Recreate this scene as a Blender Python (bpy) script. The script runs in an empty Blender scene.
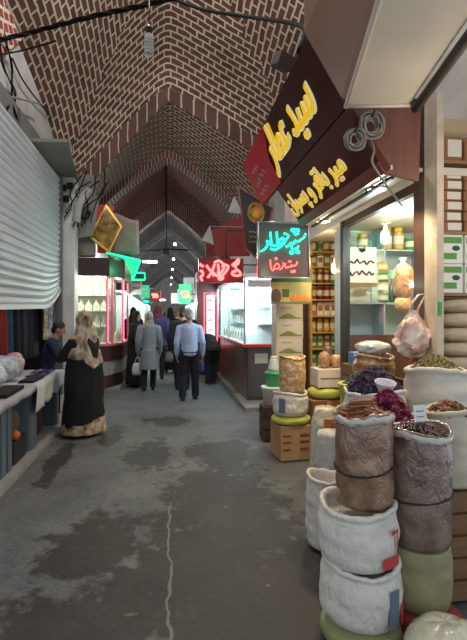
import bpy, bmesh, math, random
from mathutils import Vector, Matrix, Euler, noise
S = bpy.context.scene
COL = S.collection
PI = math.pi
rnd = random.Random(7)

# ---------- camera frame (photo pixels -> points of the place) ----------
F = 450.0; CX, CY = 226.5, 315.0
YAW = math.radians(7.4)
cs, sn = math.cos(YAW), math.sin(YAW)
EYE = Vector((0, 0, 1.6))
def ray(px, py):
    t = (px-CX)/F; e = (CY-py)/F
    return Vector((cs*t+sn, cs-sn*t, e))
def atd(px, py, d): return EYE + ray(px, py)*d
def onY(px, py, Y): r = ray(px, py); return EYE + r*(Y/r.y)
def onX(px, py, X): r = ray(px, py); return EYE + r*(X/r.x)
def onZ(px, py, Z): r = ray(px, py); return EYE + r*((Z-1.6)/r.z)
def V(*a): return Vector(a)

# ---------- materials ----------
def L(c):
    return tuple(((x/255)/12.92 if x/255 <= .04045 else ((x/255+.055)/1.055)**2.4) for x in c)
_M = {}
def mat(name, col=(128,128,128), rough=.7, metal=0, emit=None, es=1.0, var=0, scale=8, col2=None, bump=0, bscale=None, coat=0, spec=.5, stretch=(1,1,1), kind='noise', sheen=0):
    if name in _M: return _M[name]
    m = bpy.data.materials.new(name); m.use_nodes = True
    nt = m.node_tree; b = nt.nodes['Principled BSDF']
    c = L(col)
    b.inputs['Base Color'].default_value = (*c, 1)
    b.inputs['Roughness'].default_value = rough
    b.inputs['Metallic'].default_value = metal
    b.inputs['Specular IOR Level'].default_value = spec
    if coat: b.inputs['Coat Weight'].default_value = coat; b.inputs['Coat Roughness'].default_value = .15
    if sheen: b.inputs['Sheen Weight'].default_value = sheen
    tc = mp = None
    if var or col2 or bump:
        tc = nt.nodes.new('ShaderNodeTexCoord'); mp = nt.nodes.new('ShaderNodeMapping')
        mp.inputs['Scale'].default_value = stretch
        nt.links.new(tc.outputs['Object'], mp.inputs['Vector'])
    if var or col2:
        if kind == 'voronoi':
            n = nt.nodes.new('ShaderNodeTexVoronoi'); n.inputs['Scale'].default_value = scale; out = n.outputs['Distance']
        else:
            n = nt.nodes.new('ShaderNodeTexNoise'); n.inputs['Scale'].default_value = scale; n.inputs['Detail'].default_value = 5; out = n.outputs['Fac']
        nt.links.new(mp.outputs['Vector'], n.inputs['Vector'])
        r = nt.nodes.new('ShaderNodeValToRGB')
        c2 = L(col2) if col2 else tuple(x*(1-var) for x in c)
        lo, hi = (.33, .67) if kind == 'noise' else (.05, .55)
        r.color_ramp.elements[0].position = lo; r.color_ramp.elements[1].position = hi
        r.color_ramp.elements[0].color = (*c, 1); r.color_ramp.elements[1].color = (*c2, 1)
        nt.links.new(out, r.inputs['Fac']); nt.links.new(r.outputs['Color'], b.inputs['Base Color'])
    if bump:
        n2 = nt.nodes.new('ShaderNodeTexNoise'); n2.inputs['Scale'].default_value = bscale or scale*2; n2.inputs['Detail'].default_value = 4
        nt.links.new(mp.outputs['Vector'], n2.inputs['Vector'])
        bp = nt.nodes.new('ShaderNodeBump'); bp.inputs['Strength'].default_value = bump; bp.inputs['Distance'].default_value = .02
        nt.links.new(n2.outputs['Fac'], bp.inputs['Height']); nt.links.new(bp.outputs['Normal'], b.inputs['Normal'])
    if emit:
        b.inputs['Emission Color'].default_value = (*L(emit), 1); b.inputs['Emission Strength'].default_value = es
    _M[name] = m
    return m

def glass_mat(name='thin_glass', tint=(240,247,247), refl=.05):
    if name in _M: return _M[name]
    m = bpy.data.materials.new(name); m.use_nodes = True; nt = m.node_tree; nt.nodes.clear()
    o = nt.nodes.new('ShaderNodeOutputMaterial'); mx = nt.nodes.new('ShaderNodeMixShader')
    t = nt.nodes.new('ShaderNodeBsdfTransparent'); g = nt.nodes.new('ShaderNodeBsdfGlossy'); g.inputs['Roughness'].default_value = .05
    t.inputs['Color'].default_value = (*L(tint), 1); mx.inputs['Fac'].default_value = refl
    nt.links.new(t.outputs[0], mx.inputs[1]); nt.links.new(g.outputs[0], mx.inputs[2]); nt.links.new(mx.outputs[0], o.inputs[0])
    _M[name] = m; return m

def brick_mat(name, c1, c2, cm, bw=.34, bh=.14, mortar=.028, off=.5, bump=.5, dirt=.5):
    """bricks on the UV map, which is laid out in metres"""
    if name in _M: return _M[name]
    m = bpy.data.materials.new(name); m.use_nodes = True; nt = m.node_tree; b = nt.nodes['Principled BSDF']
    uv = nt.nodes.new('ShaderNodeTexCoord'); br = nt.nodes.new('ShaderNodeTexBrick')
    ns = nt.nodes.new('ShaderNodeTexNoise'); ns.inputs['Scale'].default_value = 5; ns.inputs['Detail'].default_value = 2
    nt.links.new(uv.outputs['UV'], ns.inputs['Vector'])
    mi = nt.nodes.new('ShaderNodeMix'); mi.data_type = 'VECTOR'; mi.inputs['Factor'].default_value = .035
    nt.links.new(uv.outputs['UV'], mi.inputs[4]); 
    ad = nt.nodes.new('ShaderNodeVectorMath'); ad.operation = 'SCALE'; ad.inputs['Scale'].default_value = .05
    nt.links.new(ns.outputs['Color'], ad.inputs[0])
    a2 = nt.nodes.new('ShaderNodeVectorMath'); a2.operation = 'ADD'
    nt.links.new(uv.outputs['UV'], a2.inputs[0]); nt.links.new(ad.outputs[0], a2.inputs[1])
    nt.links.new(a2.outputs[0], br.inputs['Vector'])
    br.inputs['Scale'].default_value = 1; br.inputs['Brick Width'].default_value = bw; br.inputs['Row Height'].default_value = bh
    br.inputs['Mortar Size'].default_value = mortar; br.inputs['Mortar Smooth'].default_value = .25; br.offset = off
    br.inputs['Color1'].default_value = (*L(c1),1); br.inputs['Color2'].default_value = (*L(c2),1); br.inputs['Mortar'].default_value = (*L(cm),1)
    br.inputs['Bias'].default_value = 0
    n2 = nt.nodes.new('ShaderNodeTexNoise'); n2.inputs['Scale'].default_value = .9; n2.inputs['Detail'].default_value = 6
    nt.links.new(uv.outputs['UV'], n2.inputs['Vector'])
    rp = nt.nodes.new('ShaderNodeValToRGB'); rp.color_ramp.elements[0].position = .3; rp.color_ramp.elements[1].position = .65
    rp.color_ramp.elements[0].color = (1-dirt,1-dirt,1-dirt,1); rp.color_ramp.elements[1].color = (1,1,1,1)
    nt.links.new(n2.outputs['Fac'], rp.inputs['Fac'])
    mu = nt.nodes.new('ShaderNodeMix'); mu.data_type = 'RGBA'; mu.blend_type = 'MULTIPLY'; mu.inputs['Factor'].default_value = 1
    nt.links.new(br.outputs['Color'], mu.inputs[6]); nt.links.new(rp.outputs['Color'], mu.inputs[7])
    nt.links.new(mu.outputs[2], b.inputs['Base Color'])
    bp = nt.nodes.new('ShaderNodeBump'); bp.inputs['Strength'].default_value = bump; bp.inputs['Distance'].default_value = .02; bp.invert = True
    nt.links.new(br.outputs['Fac'], bp.inputs['Height']); nt.links.new(bp.outputs['Normal'], b.inputs['Normal'])
    b.inputs['Roughness'].default_value = .85
    _M[name] = m; return m

# ---------- mesh builder ----------
def frame_from(d):
    d = d.normalized(); a = V(0,0,1) if abs(d.z) < .95 else V(1,0,0)
    u = d.cross(a).normalized(); w = u.cross(d).normalized()
    return u, w
class MB:
    def __init__(s): s.bm = bmesh.new(); s.m = 0; s.uv = s.bm.loops.layers.uv.new('UVMap'); s.sm = False
    def face(s, vs, uvs=None):
        try: f = s.bm.faces.new(vs)
        except ValueError: return None
        f.material_index = s.m; f.smooth = s.sm
        if uvs:
            for l, q in zip(f.loops, uvs): l[s.uv].uv = q
        return f
    def poly(s, pts, uvs=None): return s.face([s.bm.verts.new(p) for p in pts], uvs)
    def hexa(s, p):      # 8 points: bottom 4 ccw, top 4 ccw
        v = [s.bm.verts.new(q) for q in p]
        for a in ((3,2,1,0),(4,5,6,7),(0,1,5,4),(1,2,6,5),(2,3,7,6),(3,0,4,7)): s.face([v[i] for i in a])
        return s
    def box(s, c, d, rz=0, M=None, bev=0):
        x,y,z = d[0]/2, d[1]/2, d[2]/2
        P = [V(-x,-y,-z),V(x,-y,-z),V(x,y,-z),V(-x,y,-z),V(-x,-y,z),V(x,-y,z),V(x,y,z),V(-x,y,z)]
        R = M or Matrix.Rotation(rz, 3, 'Z'); c = V(*c)
        if bev:
            t = bmesh.new(); vs = [t.verts.new(q) for q in P]
            for a in ((3,2,1,0),(4,5,6,7),(0,1,5,4),(1,2,6,5),(2,3,7,6),(3,0,4,7)): t.faces.new([vs[i] for i in a])
            bmesh.ops.bevel(t, geom=t.edges[:], offset=bev, segments=2, profile=.6, affect='EDGES')
            mp = {v: s.bm.verts.new(c + R @ v.co) for v in t.verts}
            for f in t.faces: s.face([mp[v] for v in f.verts])
            t.free()
        else: s.hexa([c + R @ q for q in P])
        return s
    def bx(s, x0,x1,y0,y1,z0,z1, bev=0): return s.box(((x0+x1)/2,(y0+y1)/2,(z0+z1)/2),(abs(x1-x0),abs(y1-y0),abs(z1-z0)),bev=bev)
    def prism(s, pts, off):   # polygon (3D pts) extruded by the vector off
        a = [s.bm.verts.new(p) for p in pts]; b = [s.bm.verts.new(Vector(p)+off) for p in pts]; n = len(pts)
        s.face(a[::-1]); s.face(b)
        for i in range(n): s.face([a[i], a[(i+1)%n], b[(i+1)%n], b[i]])
        return s
    def tube(s, pts, r, n=8, caps=True, closed=False):
        pts = [V(*p) for p in pts]; rs = r if isinstance(r, (list,tuple)) else [r]*len(pts)
        sm = s.sm; s.sm = True
        rings = []; u = None
        for i, p in enumerate(pts):
            d = (pts[(i+1)%len(pts)] - pts[i-1]) if closed else (pts[min(i+1,len(pts)-1)] - pts[max(i-1,0)])
            if d.length < 1e-9: d = V(0,0,1)
            d.normalize()
            if u is None: u, w = frame_from(d)
            else:
                u = (u - d*u.dot(d))
                if u.length < 1e-6: u, w = frame_from(d)
                u.normalize(); w = d.cross(u)
            w = d.cross(u)
            rings.append([s.bm.verts.new(p + (u*math.cos(2*PI*k/n) + w*math.sin(2*PI*k/n))*rs[i]) for k in range(n)])
        R = len(rings)
        for i in range(R if closed else R-1):
            a, b = rings[i], rings[(i+1)%R]
            for k in range(n): s.face([a[k], a[(k+1)%n], b[(k+1)%n], b[k]])
        s.sm = False
        if caps and not closed: s.face(rings[0][::-1]); s.face(rings[-1])
        s.sm = sm
        return s
    def lathe(s, prof, n=24, c=(0,0,0), fn=None, cap0=True, cap1=True, smooth=True, sx=1, sy=1):
        """prof [(r,z)] bottom to top; fn(theta,i,r,z) -> (r,z)"""
        c = V(*c); sm = s.sm; s.sm = smooth; rings = []
        for i,(r,z) in enumerate(prof):
            ring = []
            for k in range(n):
                th = 2*PI*k/n; rr, zz = (fn(th,i,r,z) if fn else (r,z))
                ring.append(s.bm.verts.new(c + V(rr*math.cos(th)*sx, rr*math.sin(th)*sy, zz)))
            rings.append(ring)
        for a, b in zip(rings, rings[1:]):
            for k in range(n): s.face([a[k], a[(k+1)%n], b[(k+1)%n], b[k]])
        if cap0: s.face(rings[0][::-1])
        if cap1: s.face(rings[-1])
        s.sm = sm; return s
    def ell(s, c, r, M=None, nu=12, nv=8):
        c = V(*c); r = (r,r,r) if not isinstance(r,(tuple,list)) else r; R = M or Matrix.Identity(3); sm = s.sm; s.sm = True
        rings = []
        for i in range(1, nv):
            ph = PI*i/nv - PI/2
            rings.append([s.bm.verts.new(c + R @ V(r[0]*math.cos(ph)*math.cos(2*PI*k/nu), r[1]*math.cos(ph)*math.sin(2*PI*k/nu), r[2]*math.sin(ph))) for k in range(nu)])
        b = s.bm.verts.new(c + R @ V(0,0,-r[2])); t = s.bm.verts.new(c + R @ V(0,0,r[2]))
        for k in range(nu):
            s.face([b, rings[0][(k+1)%nu], rings[0][k]]); s.face([t, rings[-1][k], rings[-1][(k+1)%nu]])
        for a, q in zip(rings, rings[1:]):
            for k in range(nu): s.face([a[k], a[(k+1)%nu], q[(k+1)%nu], q[k]])
        s.sm = sm; return s
    def cap(s, p0, p1, r0, r1, n=12):      # tapered limb with round ends
        p0, p1 = V(*p0), V(*p1); d = (p1-p0); l = d.length; d.normalize()
        pts, rs = [], []
        for a in (0.02,.35,.7,1): pts.append(p0 - d*r0*math.cos(a*PI/2)); rs.append(max(.001, r0*math.sin(a*PI/2)))
        for a in (.33,.66): pts.append(p0+d*l*a); rs.append(r0+(r1-r0)*a)
        for a in (1,.7,.35,.02): pts.append(p1 + d*r1*math.cos(a*PI/2)); rs.append(max(.001, r1*math.sin(a*PI/2)))
        return s.tube(pts, rs, n)
    def loft(s, rings, smooth=True, caps=True, uvf=None):
        sm = s.sm; s.sm = smooth
        vs = [[s.bm.verts.new(p) for p in r] for r in rings]; n = len(vs[0])
        for a, b in zip(vs, vs[1:]):
            for k in range(n): s.face([a[k], a[(k+1)%n], b[(k+1)%n], b[k]])
        if caps: s.face(vs[0][::-1]); s.face(vs[-1])
        s.sm = sm; return s
    def grid(s, P, uv=None, smooth=True, flip=False):      # P[i][j] points
        sm = s.sm; s.sm = smooth
        vs = [[s.bm.verts.new(p) for p in r] for r in P]
        for i in range(len(P)-1):
            for j in range(len(P[0])-1):
                q = [(i,j),(i+1,j),(i+1,j+1),(i,j+1)]
                if flip: q = q[::-1]
                s.face([vs[a][b] for a,b in q], [uv[a][b] for a,b in q] if uv else None)
        s.sm = sm; return s
    def mesh(s, name, mats):
        me = bpy.data.meshes.new(name); s.bm.normal_update(); s.bm.to_mesh(me); s.bm.free()
        for m in (mats if isinstance(mats,(list,tuple)) else [mats]): me.materials.append(m)
        return me
    def build(s, name, mats, parent=None, loc=None, rot=None, **pr):
        return link(name, s.mesh(name, mats), parent, loc, rot, **pr)
def link(name, me, parent=None, loc=None, rot=None, **pr):
    o = bpy.data.objects.new(name, me); COL.objects.link(o)
    if parent: o.parent = parent
    if loc is not None: o.location = loc
    if rot is not None: o.rotation_euler = rot if not isinstance(rot,(int,float)) else (0,0,rot)
    for k, v in pr.items():
        if v is not None: o[k] = v
    return o
def thing(name, label, cat, loc=(0,0,0), rot=0, group=None):
    return link(name, None, None, loc, rot, label=label, category=cat, group=group)
def solo(mb, name, mats, label, cat, loc=(0,0,0), rot=0, group=None, kind=None):
    return mb.build(name, mats, None, loc, rot, label=label, category=cat, group=group, kind=kind)
def struct(mb, name, mats, loc=(0,0,0)): return mb.build(name, mats, None, loc, kind='structure')
def kids(o): return [c for c in COL.objects if c.parent == o]
def dup(o, loc=None, rot=None, label=None, group=None):
    def cp(q, par):
        c = q.copy(); COL.objects.link(c)
        if par: c.parent = par
        for ch in q.children: cp(ch, c)
        return c
    c = cp(o, None)
    if loc is not None: c.location = loc
    if rot is not None: c.rotation_euler = rot if not isinstance(rot,(int,float)) else (0,0,rot)
    if label: c['label'] = label
    if group: c['group'] = group
    return c
ORD = ['first','second','third','fourth','fifth','sixth','seventh','eighth','ninth','tenth','eleventh','twelfth']

_TS = []
def to_mesh(o):
    """finished mesh data of one object (its modifiers applied), worked out in a scratch scene so that it stays quick"""
    if not _TS: _TS.append(bpy.data.scenes.new('scratch'))
    ts = _TS[0]; ts.collection.objects.link(o)
    vl = ts.view_layers[0]; vl.update(); dg = vl.depsgraph
    r = bpy.data.meshes.new_from_object(o.evaluated_get(dg))
    bpy.data.objects.remove(o); return r
def evaluated(mb, mods, name):
    """apply modifiers to a builder's mesh and give the finished mesh data"""
    me = mb.mesh(name, []); o = bpy.data.objects.new('tmp', me)
    for t, kw in mods:
        md = o.modifiers.new(t, t)
        for k, v in kw.items(): setattr(md, k, v)
    r = to_mesh(o); r.name = name; bpy.data.meshes.remove(me)
    return r
def fused(mb, name, m, voxel=.01, smooth=3, disp=None):
    """fuse overlapping closed shapes into one continuous skin"""
    r = evaluated(mb, [('REMESH', dict(mode='VOXEL', voxel_size=voxel, use_smooth_shade=True)), ('SMOOTH', dict(factor=.6, iterations=smooth))], name)
    if disp:
        n = len(r.vertices); cs_, ns_ = [0.0]*(3*n), [0.0]*(3*n)
        r.vertices.foreach_get('co', cs_); r.vertex_normals.foreach_get('vector', ns_)
        for i in range(n):
            d = disp(Vector(cs_[3*i:3*i+3]))
            for j in (0,1,2): cs_[3*i+j] += ns_[3*i+j]*d
        r.vertices.foreach_set('co', cs_); r.update()
    for x in (m if isinstance(m,(list,tuple)) else [m]): r.materials.append(x)
    return r
def text_mesh(body, size=1, extrude=.02, bevel=0, offset=0, shear=0):
    c = bpy.data.curves.new('t', 'FONT'); c.body = body; c.size = size; c.extrude = extrude; c.bevel_depth = bevel; c.offset = offset; c.shear = shear
    c.align_x = 'CENTER'; c.resolution_u = 3
    return to_mesh(bpy.data.objects.new('t', c))
def smooth_curve(pts, k=6):
    """Catmull-Rom through the points"""
    P = [Vector(p) for p in pts]
    if len(P) < 3: return P
    out = []
    for i in range(len(P)-1):
        a = P[max(i-1,0)]; b = P[i]; c = P[i+1]; d = P[min(i+2,len(P)-1)]
        for j in range(k):
            t = j/k
            out.append(.5*((2*b)+(c-a)*t+(2*a-5*b+4*c-d)*t*t+(3*b-a-3*c+d)*t**3))
    out.append(P[-1]); return out
def lamp(name, loc, energy, col=(255,255,255), size=.1, kind='POINT', rot=None, spot=None, shape=None, sy=None):
    l = bpy.data.lights.new(name, kind); l.energy = energy; l.color = L(col)
    if kind in ('POINT','SPOT'): l.shadow_soft_size = size
    else:
        l.size = size
        if sy: l.shape = 'RECTANGLE'; l.size_y = sy
    if spot: l.spot_size = spot; l.spot_blend = .5
    o = bpy.data.objects.new(name, l); COL.objects.link(o); o.location = loc
    if rot: o.rotation_euler = rot
    return o
def interp(tab, x):
    if x <= tab[0][0]: 
        (a,b),(c,d) = tab[0],tab[1]
        return b+(x-a)*(d-b)/(c-a)
    for (a,b),(c,d) in zip(tab, tab[1:]):
        if x <= c: return b+(x-a)*(d-b)/(c-a)
    (a,b),(c,d) = tab[-2],tab[-1]
    return b+(x-a)*(d-b)/(c-a)
def smooth_interp(tab, x):
    """monotone-ish cubic through the table"""
    n = len(tab)
    for i in range(n-1):
        if x <= tab[i+1][0] or i == n-2: break
    x0,y0 = tab[i]; x1,y1 = tab[i+1]
    def sl(j):
        if j == 0: return (tab[1][1]-tab[0][1])/(tab[1][0]-tab[0][0])
        if j == n-1: return (tab[-1][1]-tab[-2][1])/(tab[-1][0]-tab[-2][0])
        return (tab[j+1][1]-tab[j-1][1])/(tab[j+1][0]-tab[j-1][0])
    h = x1-x0; t = (x-x0)/h
    return (2*t**3-3*t*t+1)*y0+(t**3-2*t*t+t)*h*sl(i)+(-2*t**3+3*t*t)*y1+(t**3-t*t)*h*sl(i+1)
# ================= camera, world =================
cam = bpy.data.cameras.new('camera'); co = bpy.data.objects.new('camera', cam); COL.objects.link(co)
cam.sensor_fit = 'VERTICAL'; cam.sensor_height = 36; cam.lens = F*36/640
cam.shift_x = (233.5-CX)/640; cam.shift_y = (CY-320)/640
co.location = EYE; co.rotation_euler = (PI/2, 0, -YAW); cam.clip_start = .05
S.camera = co
S.view_settings.view_transform = 'Standard'; S.view_settings.look = 'None'; S.view_settings.gamma = 1
S.view_settings.use_curve_mapping = False; S.view_settings.exposure = 0
w = bpy.data.worlds.new('World'); S.world = w; w.use_nodes = True
w.node_tree.nodes['Background'].inputs[0].default_value = (*L((205,216,228)), 1)
w.node_tree.nodes['Background'].inputs[1].default_value = 1.1

# ================= setting =================
XL, XR = -2.25, 2.9
# floor: worn concrete with damp dark patches
def floor_mat():
    m = bpy.data.materials.new('worn_concrete'); m.use_nodes = True; nt = m.node_tree; b = nt.nodes['Principled BSDF']
    tc = nt.nodes.new('ShaderNodeTexCoord')
    def nz(sc, det, st=(1,1,1), loc=(0,0,0), ds=0):
        mp = nt.nodes.new('ShaderNodeMapping'); mp.inputs['Scale'].default_value = st; mp.inputs['Location'].default_value = loc
        nt.links.new(tc.outputs['Object'], mp.inputs['Vector'])
        n = nt.nodes.new('ShaderNodeTexNoise'); n.inputs['Scale'].default_value = sc; n.inputs['Detail'].default_value = det; n.inputs['Distortion'].default_value = ds
        n.inputs['Roughness'].default_value = .6
        nt.links.new(mp.outputs['Vector'], n.inputs['Vector']); return n.outputs['Fac']
    def ramp(f, a, b_, c0, c1):
        r = nt.nodes.new('ShaderNodeValToRGB'); r.color_ramp.elements[0].position = a; r.color_ramp.elements[1].position = b_
        r.color_ramp.elements[0].color = (*c0,1); r.color_ramp.elements[1].color = (*c1,1); nt.links.new(f, r.inputs['Fac']); return r.outputs['Color']
    def math_(op, a, bb):
        n = nt.nodes.new('ShaderNodeMath'); n.operation = op
        for i, q in enumerate((a, bb)):
            if isinstance(q, (int,float)): n.inputs[i].default_value = q
            else: nt.links.new(q, n.inputs[i])
        return n.outputs[0]
    base = ramp(nz(1.6, 8), .3, .7, L((78,80,79)), L((108,110,108)))
    speck = ramp(nz(26, 3), .38, .62, (.8,.8,.8), (1.08,1.08,1.08))
    # damp patches: one large stain in front of the camera and small ones further on (own shape, wear of the ground)
    sp = nt.nodes.new('ShaderNodeSeparateXYZ'); nt.links.new(tc.outputs['Object'], sp.inputs[0])
    def blob(x, y, rx, ry):
        dx = math_('DIVIDE', math_('SUBTRACT', sp.outputs[0], x), rx); dy = math_('DIVIDE', math_('SUBTRACT', sp.outputs[1], y), ry)
        r2 = math_('SQRT', math_('ADD', math_('MULTIPLY', dx, dx), math_('MULTIPLY', dy, dy)), 0)
        return math_('SUBTRACT', 1.0, r2)
    bl = None
    for q in ((.35,2.7,.95,1.3),(.5,3.9,.6,1.1),(.8,2.4,.6,1.0),(.6,5.2,.4,.8),(-.35,2.4,.6,.5),(-.2,5.3,.28,.6),(-.75,6.2,.16,.6),(.0,6.9,.4,.35),(-.5,3.2,.4,.5),(-1.2,5.2,.12,.8)):
        b1 = blob(*q); bl = b1 if bl is None else math_('MAXIMUM', bl, b1)
    f = math_('ADD', bl, math_('MULTIPLY', math_('SUBTRACT', nz(2.6, 7, ds=.6), .5), 2.2))
    st = ramp(math_('ADD', f, math_('MULTIPLY', math_('SUBTRACT', nz(11, 8, loc=(2,7,0)), .5), 1.1)), -.16, .24, (1,1,1), (.31,.27,.225))
    fleck = ramp(nz(7, 6, loc=(3,1,0)), .66, .70, (0,0,0), (1,1,1))
    mx = nt.nodes.new('ShaderNodeMix'); mx.data_type = 'RGBA'; mx.blend_type = 'MULTIPLY'; mx.inputs['Factor'].default_value = 1
    nt.links.new(base, mx.inputs[6]); nt.links.new(speck, mx.inputs[7])
    m2 = nt.nodes.new('ShaderNodeMix'); m2.data_type = 'RGBA'; m2.blend_type = 'MULTIPLY'; m2.inputs['Factor'].default_value = 1
    nt.links.new(mx.outputs[2], m2.inputs[6]); nt.links.new(st, m2.inputs[7])
    m3 = nt.nodes.new('ShaderNodeMix'); m3.data_type = 'RGBA'
    # a thin trickle of dried lime running along the lane and small flecks
    dx = math_('ABSOLUTE', math_('SUBTRACT', math_('ADD', sp.outputs[0], math_('MULTIPLY', nz(3.0,4,loc=(5,5,0)), .14)), .08), 0)
    tr = math_('MULTIPLY', math_('LESS_THAN', dx, math_('MULTIPLY', nz(5,2,loc=(1,8,2)), .018)), math_('LESS_THAN', sp.outputs[1], 3.9))
    fl = math_('MULTIPLY', math_('MAXIMUM', tr, math_('MULTIPLY', fleck, .7)), .4)
    nt.links.new(fl, m3.inputs['Factor']); nt.links.new(m2.outputs[2], m3.inputs[6]); m3.inputs[7].default_value = (*L((158,156,148)),1)
    nt.links.new(m3.outputs[2], b.inputs['Base Color'])
    rr = ramp(f, .0, .3, (.7,)*3, (.62,)*3); nt.links.new(rr, b.inputs['Roughness'])
    bp = nt.nodes.new('ShaderNodeBump'); bp.inputs['Strength'].default_value = .35; bp.inputs['Distance'].default_value = .02
    nt.links.new(nz(9, 8), bp.inputs['Height']); nt.links.new(bp.outputs['Normal'], b.inputs['Normal'])
    return m
mb = MB()
mb.grid([[V(x,y,0.012*noise.noise((x*.6,y*.6,0)) - .012) for y in [-1+i*.5 for i in range(125)]] for x in [-4+i*.5 for i in range(17)]], flip=True)
struct(mb, 'floor', floor_mat())

LEFT_P = [(-2.6,3.75),(-2.25,4.25),(-1.67,4.85),(-.88,5.78),(-.25,6.43),(0,6.6)]
RIGHT_P = [(0,6.6),(.3,6.48),(1.03,6.1),(2.11,5.5),(2.9,4.9),(3.3,4.4)]
def prof1(x): return smooth_interp(LEFT_P, x) if x < 0 else smooth_interp(RIGHT_P, x)
L2 = [(-2.3,3.6),(-1.6,4.45),(-.8,5.15),(-.2,5.58),(0,5.7)]
R2 = [(0,5.7),(.2,5.62),(.7,5.28),(1.4,4.72),(2.0,4.1),(2.6,3.3)]
def prof2(x): return smooth_interp(L2, x) if x < 0 else smooth_interp(R2, x)
def prof3(x): a = abs(x); return 5.9 - .62*a - .12*a*a + (-.06 if a < .1 else 0)*(1-a/.1)
def xs(a, b, n): return [a+(b-a)*i/n for i in range(n+1)]

brickA = brick_mat('vault_brick_near', (106,68,54), (82,58,48), (206,188,164), .29, .13, .02, dirt=.3)
brickB = brick_mat('arch_brick', (112,72,58), (86,58,50), (192,174,156), .24, .095, .016, dirt=.3)
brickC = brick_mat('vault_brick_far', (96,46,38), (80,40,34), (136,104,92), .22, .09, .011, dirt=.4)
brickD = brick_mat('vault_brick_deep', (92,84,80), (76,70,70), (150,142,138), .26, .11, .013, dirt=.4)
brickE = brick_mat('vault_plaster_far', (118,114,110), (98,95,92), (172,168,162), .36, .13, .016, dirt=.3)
tileA = brick_mat('voussoir_tile', (104,74,62), (88,64,54), (196,178,158), .30, 2.0, .022, off=0, dirt=.3)
stripB = brick_mat('soldier_brick', (106,64,52), (88,54,46), (176,154,138), .1, 2.0, .012, off=0, dirt=.3)

def dome(name, Y0, Y1, prof, xa, xb, bulge, m, groin=1.0, nx=56, ny=40, end0=True):
    """one bay of the brick vault; courses follow the transverse arch in the end webs and the lane in the side webs"""
    Yc, Ls = (Y0+Y1)/2, (Y1-Y0)/2
    def z(x, y): q = (y-Yc)/Ls; return prof(x) + bulge*math.sqrt(max(0, 1-min(1,q*q)))
    X = xs(xa, xb, nx); Yv = [Yc - Ls*math.cos(PI*j/ny) for j in range(ny+1)]
    arc = [0]
    for a, b in zip(X, X[1:]): arc.append(arc[-1] + math.hypot(b-a, prof(b)-prof(a)))
    arcy = [0]
    for a, b in zip(Yv, Yv[1:]): arcy.append(arcy[-1] + math.hypot(b-a, z(0,b)-z(0,a)))
    mb = MB(); mb.sm = True
    vs = [[mb.bm.verts.new((x, y, z(x, y))) for y in Yv] for x in X]
    for i in range(nx):
        for j in range(ny):
            xm, ym = (X[i]+X[i+1])/2, (Yv[j]+Yv[j+1])/2
            edge = min(xm-xa, xb-xm); toend = min(Y1-ym, ym-Y0)
            q = [(i,j),(i+1,j),(i+1,j+1),(i,j+1)]
            if toend*groin < edge: uv = [(arc[a], arcy[b]) for a, b in q]
            else: uv = [(Yv[b], arc[a]) for a, b in q]
            mb.face([vs[a][b] for a, b in q], uv)
    struct(mb, name, m)
    return z
def ringface(mb, Y, pa, pb, xa, xb, n=48, flip=False, yb=None):
    """the strip between two arch profiles (facing the lane, or a soffit when yb differs)"""
    X = xs(xa, xb, n); ar = [0]
    for a, b in zip(X, X[1:]): ar.append(ar[-1] + math.hypot(b-a, pa(b)-pa(a)))
    yb = Y if yb is None else yb
    P, U = [], []
    for i, x in enumerate(X):
        A, B = V(x, Y, pa(x)), V(x, yb, pb(x))
        P.append([A, B]); U.append([(ar[i], 0), (ar[i], (A-B).length)])
    mb.grid(P, U, smooth=False, flip=flip)
def lower(p, k):
    """profile offset inwards (towards the lane) by k"""
    def f(x):
        s = (p(x+.02)-p(x-.02))/.04
        return p(x) - k*math.sqrt(1+min(s*s, 3))
    return f
zA = dome('ceiling', 0.6, 10.0, prof1, -2.25, 2.9, 1.6, brickA, groin=1.0)
p1b = lower(prof1, .3)
mb = MB(); ringface(mb, 9.96, prof1, p1b, -2.25, 2.9, flip=True); ringface(mb, 9.96, prof1, prof1, -2.25, 2.9, yb=10.05)
struct(mb, 'trim_1', tileA)
mb = MB()                                   # splayed brick arch behind the tile band
for k in range(6):
    t0, t1 = k/6, (k+1)/6
    pa = lambda x, t=t0: p1b(x)*(1-t) + prof2(x)*t
    pb = lambda x, t=t1: p1b(x)*(1-t) + prof2(x)*t
    X = xs(-2.25, 2.6, 48); ar = [0]
    for a, b in zip(X, X[1:]): ar.append(ar[-1]+math.hypot(b-a, prof2(b)-prof2(a)))
    ya, yb_ = 9.96+1.3*t0, 9.96+1.3*t1
    mb.grid([[V(x, ya, pa(x)), V(x, yb_, pb(x))] for x in X], [[(ar[i], 1.6*t0), (ar[i], 1.6*t1)] for i in range(49)], flip=True)
struct(mb, 'ceiling', brickB)
p2b = lower(prof2, .16)
mb = MB(); ringface(mb, 11.26, prof2, p2b, -2.25, 2.6, flip=True); ringface(mb, 11.26, p2b, p2b, -2.25, 2.6, yb=11.8, flip=True)
struct(mb, 'trim_2', stripB)
mb = MB(); ringface(mb, 11.8, lambda x: 8.5, p2b, -3.0, 3.2); struct(mb, 'ceiling', brickC)
dome('ceiling', 11.8, 17.5, lambda x: prof3(x)+.35, -2.4, 2.4, .9, brickC)
ys = [17.5, 22.5, 28, 34, 41, 50]
for i, (a, b) in enumerate(zip(ys, ys[1:])):
    mb = MB(); lo = lower(prof3, .22)
    ringface(mb, a, lambda x: prof3(x)+.6, lo, -2.4, 2.4, flip=True); ringface(mb, a, lo, lo, -2.4, 2.4, yb=a+.5, flip=True)
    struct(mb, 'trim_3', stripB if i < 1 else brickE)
    dome('ceiling', a+.5, b, prof3, -2.4, 2.4, .5, brickD if i < 2 else brickE, nx=32, ny=16)
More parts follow.
